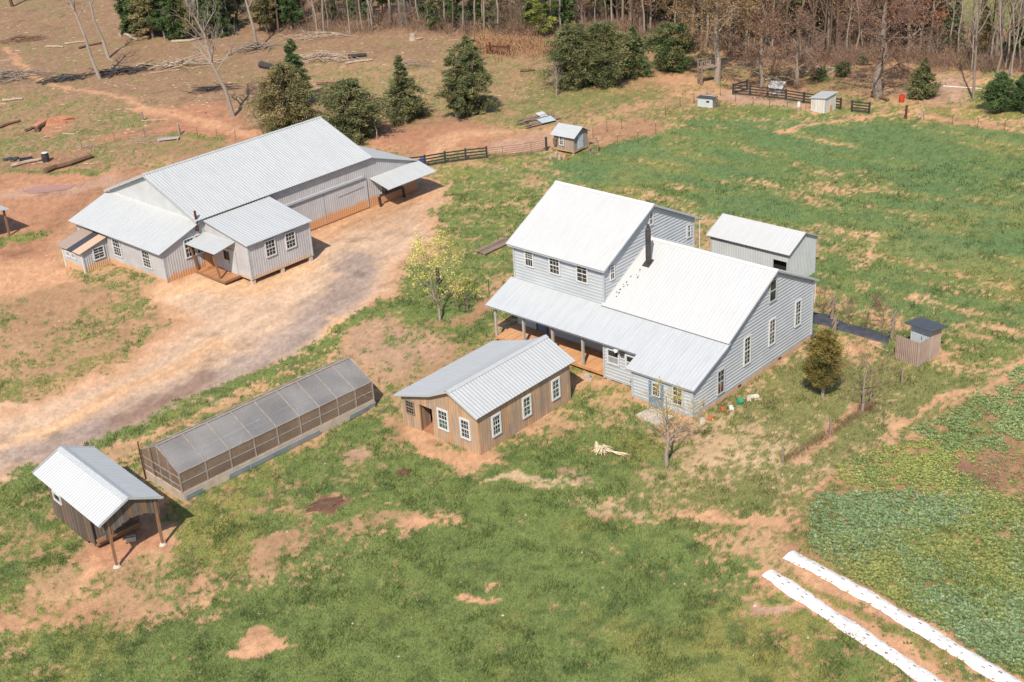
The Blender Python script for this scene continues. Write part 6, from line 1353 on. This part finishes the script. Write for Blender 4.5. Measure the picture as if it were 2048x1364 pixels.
# oaks holding brown leaves
OR = [al(180, 146, 98), al(158, 124, 84), al(194, 160, 108), al(146, 120, 90)]
RB = [al(160, 124, 100), al(142, 110, 90), al(174, 136, 110)]
PK = [al(160, 128, 114), al(142, 112, 100), al(176, 140, 122)]
put(bare_proto('oak_tree', 61, 14, .38, .44, 3, 22, .6, -.05, 'bark_pale', Lk=.34, leaves=OR, lsize=.12, lper=5, kids=(3, 4), lr=.3), 1434, 164, 'orange brown leaved oak carrying the plank platform', rz=.4)
put(bare_proto('oak_tree', 62, 9, .25, .15, 3, 18, .4, -.1, 'bark_grey', Lk=.36, leaves=RB, lsize=.11, lper=3, lr=.3), 1523, 180, 'drooping red brown oak behind the paddock fence, left of two', rz=0)
put(bare_proto('oak_tree', 63, 8.5, .25, .18, 3, 18, .4, -.1, 'bark_grey', Lk=.36, leaves=RB+PK, lsize=.10, lper=3, lr=.3), 1592, 172, 'drooping grey brown oak right behind the low white hut', rz=1)
put(bare_proto('oak_tree', 64, 14, .5, .22, 3, 24, .45, -.1, 'bark_grey', Lk=.34, leaves=PK, lsize=.09, lper=2, kids=(4, 5), lr=.28, twigmat='twig_brown'), 1757, 196, 'huge drooping bare oak with a thick furrowed trunk', rz=0)
put(bare_proto('oak_tree', 65, 13, .3, .2, 3, 20, .6, -.03, 'bark_grey', Lk=.32, leaves=[al(172, 118, 88), al(154, 102, 78), al(186, 132, 98)], lsize=.16, lper=3), 1815, 114, 'red brown leaved oak behind the huge drooping one', rz=0)
put(cedar_proto('pine_tree', 66, 13, 3.4, 2.5, 200, 42, G_dk, 'egg', .42, .25), 1872, 100, 'dark pine beside the red brown leaved oak')
# ------------------------------------------------------------------ the wood along the top
FE = [(235, 60), (260, 72), (330, 80), (430, 80), (520, 70), (620, 64), (700, 68), (800, 54), (880, 64), (1000, 72), (1100, 84), (1240, 66), (1380, 92), (1480, 108), (1600, 124), (1700, 118), (1790, 108), (1860, 122), (1950, 140), (2100, 150)]
def edge(x):
    for (a_, ya_), (b_, yb2) in zip(FE[:-1], FE[1:]):
        if a_ <= x <= b_: return ya_+(yb2-ya_)*(x-a_)/(b_-a_)
    return 70
pb = [bare_proto('forest_tree', 70+i, 15+i, .10+.014*i, .30, 2, 13, 1.3, .06, ['bark_pale', 'bark_grey', 'bark_pale', 'bark_dark', 'bark_grey'][i], lean=((-1)**i*.7, .3), Lk=.2, kids=(2, 3), twigmat='twig_brown' if i % 2 else None) for i in range(5)]
pc = [cedar_proto('forest_evergreen', 80+i, 9.5+i, 2.3+.2*i, .6+.5*i, 170, 40, [G_dk, G_ced, G_ol, G_dk][i], 'cone' if i % 2 else 'egg', .42, .16, gap=.4) for i in range(4)]
po_ = [bare_proto('brown_leaved_tree', 90+i, 12+i, .2, .18, 2, 18, .8, .0, 'bark_grey', Lk=.26, leaves=[OR+PK, RB+OR][i], lsize=.2, lper=3) for i in range(1)]
q = random.Random(21)
LBa, LBb, LBc = 'bare thin trunked tree in the wood behind the clearing and paddock', 'evergreen tree standing in the wood behind the clearing and paddock', 'brown leaved tree standing in the wood behind the paddock and big cedars'
n_b = 0; tries = 0; spots = []
def ok(p, dmin):
    return all((p-s_).length > dmin for s_ in spots)
for px, py in ((1601, 124), (1627, 121), (1642, 123), (1572, 117), (1818, 112), (1838, 116), (1943, 142), (1947, 198), (1990, 158), (2015, 152), (2022, 154), (2045, 144), (635, 70), (648, 66), (700, 70), (814, 52), (857, 57), (745, 62), (780, 55), (905, 64), (925, 60), (1045, 78), (1180, 40), (1213, 46), (1245, 50), (1350, 70), (1385, 80)):
    p = gz(px, py); spots.append(p); put(pb[q.randrange(5)], px, py, LBa, q.uniform(.85, 1.1), cat='tree', group='bare trees in the wood')
while n_b < 215 and tries < 9000:
    tries += 1; x = q.uniform(240, 2070); y = edge(x)-abs(q.gauss(0, 34))-2
    if y < -24 or (x > 1880 and y < 70): continue
    p = gz(x, y)
    if not ok(p, 1.0): continue
    spots.append(p); n_b += 1; put(pb[q.randrange(5)], x, y, LBa, q.uniform(.8, 1.15), cat='tree', group='bare trees in the wood')
cz = [(262, 66), (285, 72), (306, 76), (330, 78), (352, 80), (372, 78), (394, 79), (416, 77), (440, 74), (275, 52), (318, 58), (360, 58), (405, 56), (455, 60), (535, 64), (583, 62), (560, 48), (660, 40), (720, 36), (775, 30), (850, 40), (868, 62), (890, 46), (915, 56), (950, 40), (985, 60), (1010, 40), (1060, 60), (1130, 60), (1300, 48), (1340, 42), (1395, 70), (1240, 30), (1505, 90), (1700, 70), (1460, 60), (1540, 60), (1910, 95), (1960, 110), (2030, 120), (1640, 80), (1590, 70)]
cz += [(260+46*i+q.uniform(-14, 14), edge(260+46*i)-q.uniform(26, 66)) for i in range(36)]
cz = [c for c in cz if c[1] > -20]
for x, y in cz:
    s = q.uniform(.55, .8) if 840 < x < 1070 or x > 1880 else (q.uniform(.8, 1.1))
    put(pc[(cz.index((x, y))) % 4], x, y, LBb, s, group='evergreens in the wood')
for x, y in ((1165, 52), (1235, 44), (1195, 34), (1300, 62), (1460, 104), (1490, 92), (1530, 100), (1545, 84), (1420, 78), (1660, 100), (1690, 96), (1740, 104), (1365, 62), (1790, 84), (1610, 92)):
    put(po_[0], x, y, LBc, q.uniform(.7, 1.0), group='brown leaved trees in the wood')
# undergrowth, litter of branches and chips: nobody could count them
rs = np.random.RandomState(9)
def twigs(name, xs, ys, n_, hmin, hmax, cols, wd):
    P, T2 = [], []
    for i in range(n_):
        j = rs.randint(len(xs)); p = gz(xs[j]+rs.normal(0, 6), ys[j]+rs.normal(0, 3)); b_ = np.array(p); a_ = rs.uniform(0, 6.28); h_ = rs.uniform(hmin, hmax); ln = rs.uniform(.2, 1.6)*h_
        m1 = b_+np.array([math.cos(a_)*ln*.3, math.sin(a_)*ln*.3, h_*.6]); e2 = b_+np.array([math.cos(a_)*ln, math.sin(a_)*ln, h_*rs.uniform(.7, 1)])
        w2 = np.array([wd, wd*.4, 0]); P.append([b_-w2, b_+w2, m1+w2*.7, m1-w2*.7]); P.append([m1-w2*.7, m1+w2*.7, e2+w2*.2, e2-w2*.2])
        c = np.array(cols[rs.randint(len(cols))])*rs.uniform(.75, 1.2); T2 += [c, c]
    return tag(fast_mesh(name, np.array(P), 4, 'tint', np.array(T2)), kind='stuff')
sap = [bare_proto('forest_shrub', 96+i, 4.6, .05, .05, 2, 14, 1.5, .02, 'bark_grey' if i else 'twig_brown', Lk=.5) for i in range(2)]
for i in range(60):
    x = q.uniform(600, 2060); put(sap[i % 2], x, max(2, edge(x)-abs(q.gauss(0, 20))+3), 'bare many stemmed shrub under the trees at the wood edge', q.uniform(.6, 1.2), cat='shrub', group='bare shrubs at the wood edge')
xs = rs.uniform(560, 2060, 900); ys = np.array([edge(x)-abs(rs.normal(0, 18))+4 for x in xs])
BR = [al(150, 124, 106), al(128, 104, 88), al(166, 140, 120), al(136, 110, 90)]
twigs('undergrowth', xs, ys, 13000, .4, 2.3, BR, .02)
xs = rs.uniform(955, 1125, 300); ys = 88+rs.normal(0, 10, 300)+(xs-955)*.05
twigs('dry_grass', xs, ys, 3800, .5, 1.5, [al(186, 146, 110), al(170, 128, 96), al(196, 158, 120)], .03)
xs = rs.uniform(1600, 1900, 300); ys = np.array([edge(x)+rs.uniform(-6, 16) for x in xs])
twigs('scrub', xs, ys, 3000, .4, 1.6, BR+[al(160, 100, 80)], .02)
tt = np.linspace(0, 1, 200); fx = np.interp(tt, [0, .35, .7, 1], [1565, 1660, 1740, 1725]); fy = np.interp(tt, [0, .35, .7, 1], [925, 869, 815, 818])
twigs('dry_vines', fx, fy, 1500, .1, .55, [al(150, 118, 92), al(124, 96, 76), al(172, 140, 108)], .008)
P, T2 = [], []
for i in range(2200):
    px, py = rs.uniform(-20, 1100), rs.uniform(10, 330)
    if py > 230 and px > 300 or py < edge(max(px, 240))+4 and px > 240: continue
    if px > 640 and py > 200: continue
    p = np.array(gz(px, py)); a_ = rs.normal(0, .9); L = rs.uniform(.06, .28)*(3.2 if rs.rand() < .07 else 1); w2 = rs.uniform(.025, .06); d = np.array([math.cos(a_)*L, math.sin(a_)*L, 0]); n2 = np.array([-math.sin(a_)*w2, math.cos(a_)*w2, 0]); z2 = np.array([0, 0, .03+rs.uniform(0, .06)])
    P.append([p-d-n2, p+d-n2, p+d+n2*.3+z2, p-d+n2*.3+z2]); T2.append(np.array(al(190, 168, 146))*rs.uniform(.6, 1.15))
tag(fast_mesh('wood_chips', np.array(P), 4, 'tint', np.array(T2)), kind='stuff')
P, T2 = [], []
for i in range(170):
    px, py = rs.uniform(0, 2048), rs.uniform(150, 1364)
    p = np.array(gz(px, py)); s = rs.uniform(.03, .09); v8 = [p+s*np.array([math.cos(a_)*rs.uniform(.7, 1.2), math.sin(a_)*rs.uniform(.7, 1.2), 0]) for a_ in (0, 1.57, 3.14, 4.71)]; t_ = p+np.array([0, 0, s])
    for k in range(4): P.append([v8[k], v8[(k+1) % 4], t_]); T2.append(np.array(al(230, 214, 196))*rs.uniform(.6, 1.1))
tag(fast_mesh('stones', np.array(P), 3, 'tint', np.array(T2)), kind='stuff')
# ------------------------------------------------------------------ vegetable patch
def plants(name, pts, dens, cols, leaf, nl, gapn, seed):
    rs = np.random.RandomState(seed); Pw = W(pts); x0_, x1_, y0_, y1_ = Pw[:, 0].min(), Pw[:, 0].max(), Pw[:, 1].min(), Pw[:, 1].max()
    n_ = int((x1_-x0_)*(y1_-y0_)*dens); x = rs.uniform(x0_, x1_, n_); y = rs.uniform(y0_, y1_, n_)
    xw = x+(fbm(x, y, 3.5, 4, 71, .75)-.5)*4.4; yw_ = y+(fbm(x, y, 3.5, 4, 72, .75)-.5)*4.4; ins = np.zeros(n_, bool); k = len(Pw)
    for i in range(k):
        a_, b_ = Pw[i], Pw[(i+1) % k]; ins ^= ((a_[1] > yw_) != (b_[1] > yw_)) & (xw < (b_[0]-a_[0])*(yw_-a_[1])/(b_[1]-a_[1]+1e-12)+a_[0])
    eds = dist_line(Pw, True, xw, yw_); ins &= rs.rand(n_) < np.clip(0.2+eds/2.2, 0, 1)
    for path in (mu1, mu2):
        dm = np.full(n_, 9.0)
        for a_, b_ in zip(path[:-1:4], path[4::4]):
            e_ = np.array([b_.x-a_.x, b_.y-a_.y]); L = max(e_@e_, 1e-9); t = np.clip(((x-a_.x)*e_[0]+(y-a_.y)*e_[1])/L, 0, 1); dm = np.minimum(dm, np.hypot(x-a_.x-t*e_[0], y-a_.y-t*e_[1]))
        ins &= dm > .75
    ins &= (fbm(x, y, 2.4, 3, 73)*.6+fbm(x, y, .7, 2, 74)*.4) > gapn
    x, y = x[ins], y[ins]; n_ = len(x); hv = rs.uniform(.7, 1.3, n_)
    i = np.repeat(np.arange(n_), nl); m = len(i); a_ = rs.uniform(0, 6.28, m); L = leaf*hv[i]*rs.uniform(.6, 1.2, m); up = rs.uniform(.1, 1.0, m); wv = L*rs.uniform(.3, .5, m)
    d = np.stack([np.cos(a_), np.sin(a_), up], 1); d /= np.linalg.norm(d, axis=1)[:, None]; n2 = np.stack([-np.sin(a_), np.cos(a_), rs.normal(0, .25, m)], 1)
    b_ = np.stack([x[i]+np.cos(a_)*.03, y[i]+np.sin(a_)*.03, np.full(m, .02)], 1); md = b_+d*L[:, None]*.6; tp = b_+d*L[:, None]-np.array([0, 0, 1])*(L*.15)[:, None]
    Vv = np.stack([b_, md+n2*wv[:, None], tp, md-n2*wv[:, None]], 1); cl = np.array(cols)
    ci = np.clip(((fbm(x, y, 3.2, 3, 77)-.5)*2.2+.5+rs.normal(0, .28, n_))*len(cl), 0, len(cl)-1).astype(int); t = cl[ci][i]*rs.uniform(.85, 1.5, (m, 1))
    return tag(fast_mesh(name, Vv, 4, 'leaf', np.clip(t, .01, .9)), kind='stuff')
KB = [al(138, 160, 116), al(122, 144, 96), al(158, 176, 136), al(140, 154, 88), al(116, 134, 76), al(158, 162, 96)]
KY = [al(164, 170, 94), al(144, 156, 84), al(178, 180, 108), al(122, 142, 84)]
KG = [al(140, 162, 104), al(126, 150, 100), al(154, 172, 114)]
plants('kale_plants', [(1590, 1090), (1610, 1020), (1680, 985), (1800, 980), (1960, 1000), (2110, 1000), (2160, 1420), (2040, 1370), (1900, 1280), (1760, 1195), (1650, 1140)], 105, KB, .135, 7, .33, 1)
plants('mustard_greens', [(1650, 960), (1740, 900), (1840, 880), (1920, 900), (1930, 950), (1990, 1010), (2110, 960), (2110, 1060), (1960, 1040), (1840, 985), (1700, 990)], 95, KY, .115, 7, .36, 2)
plants('leafy_greens', [(1830, 870), (1880, 830), (1960, 780), (2110, 700), (2130, 900), (2040, 900), (1960, 900), (1880, 905)], 66, KG, .13, 7, .43, 3)
plants('weeds', [(1530, 1180), (1580, 1080), (1700, 950), (1860, 850), (1700, 1040), (1620, 1130), (1760, 1215), (2000, 1360), (2100, 1450), (1800, 1450)], 9, KG+KY, .12, 8, .50, 4)
plants('ground_weeds', [(1640, 1000), (1760, 900), (1900, 830), (2110, 720), (2140, 1330), (1990, 1060), (1800, 985)], 14, KG+KY+[al(150, 130, 96)], .10, 7, .40, 6)
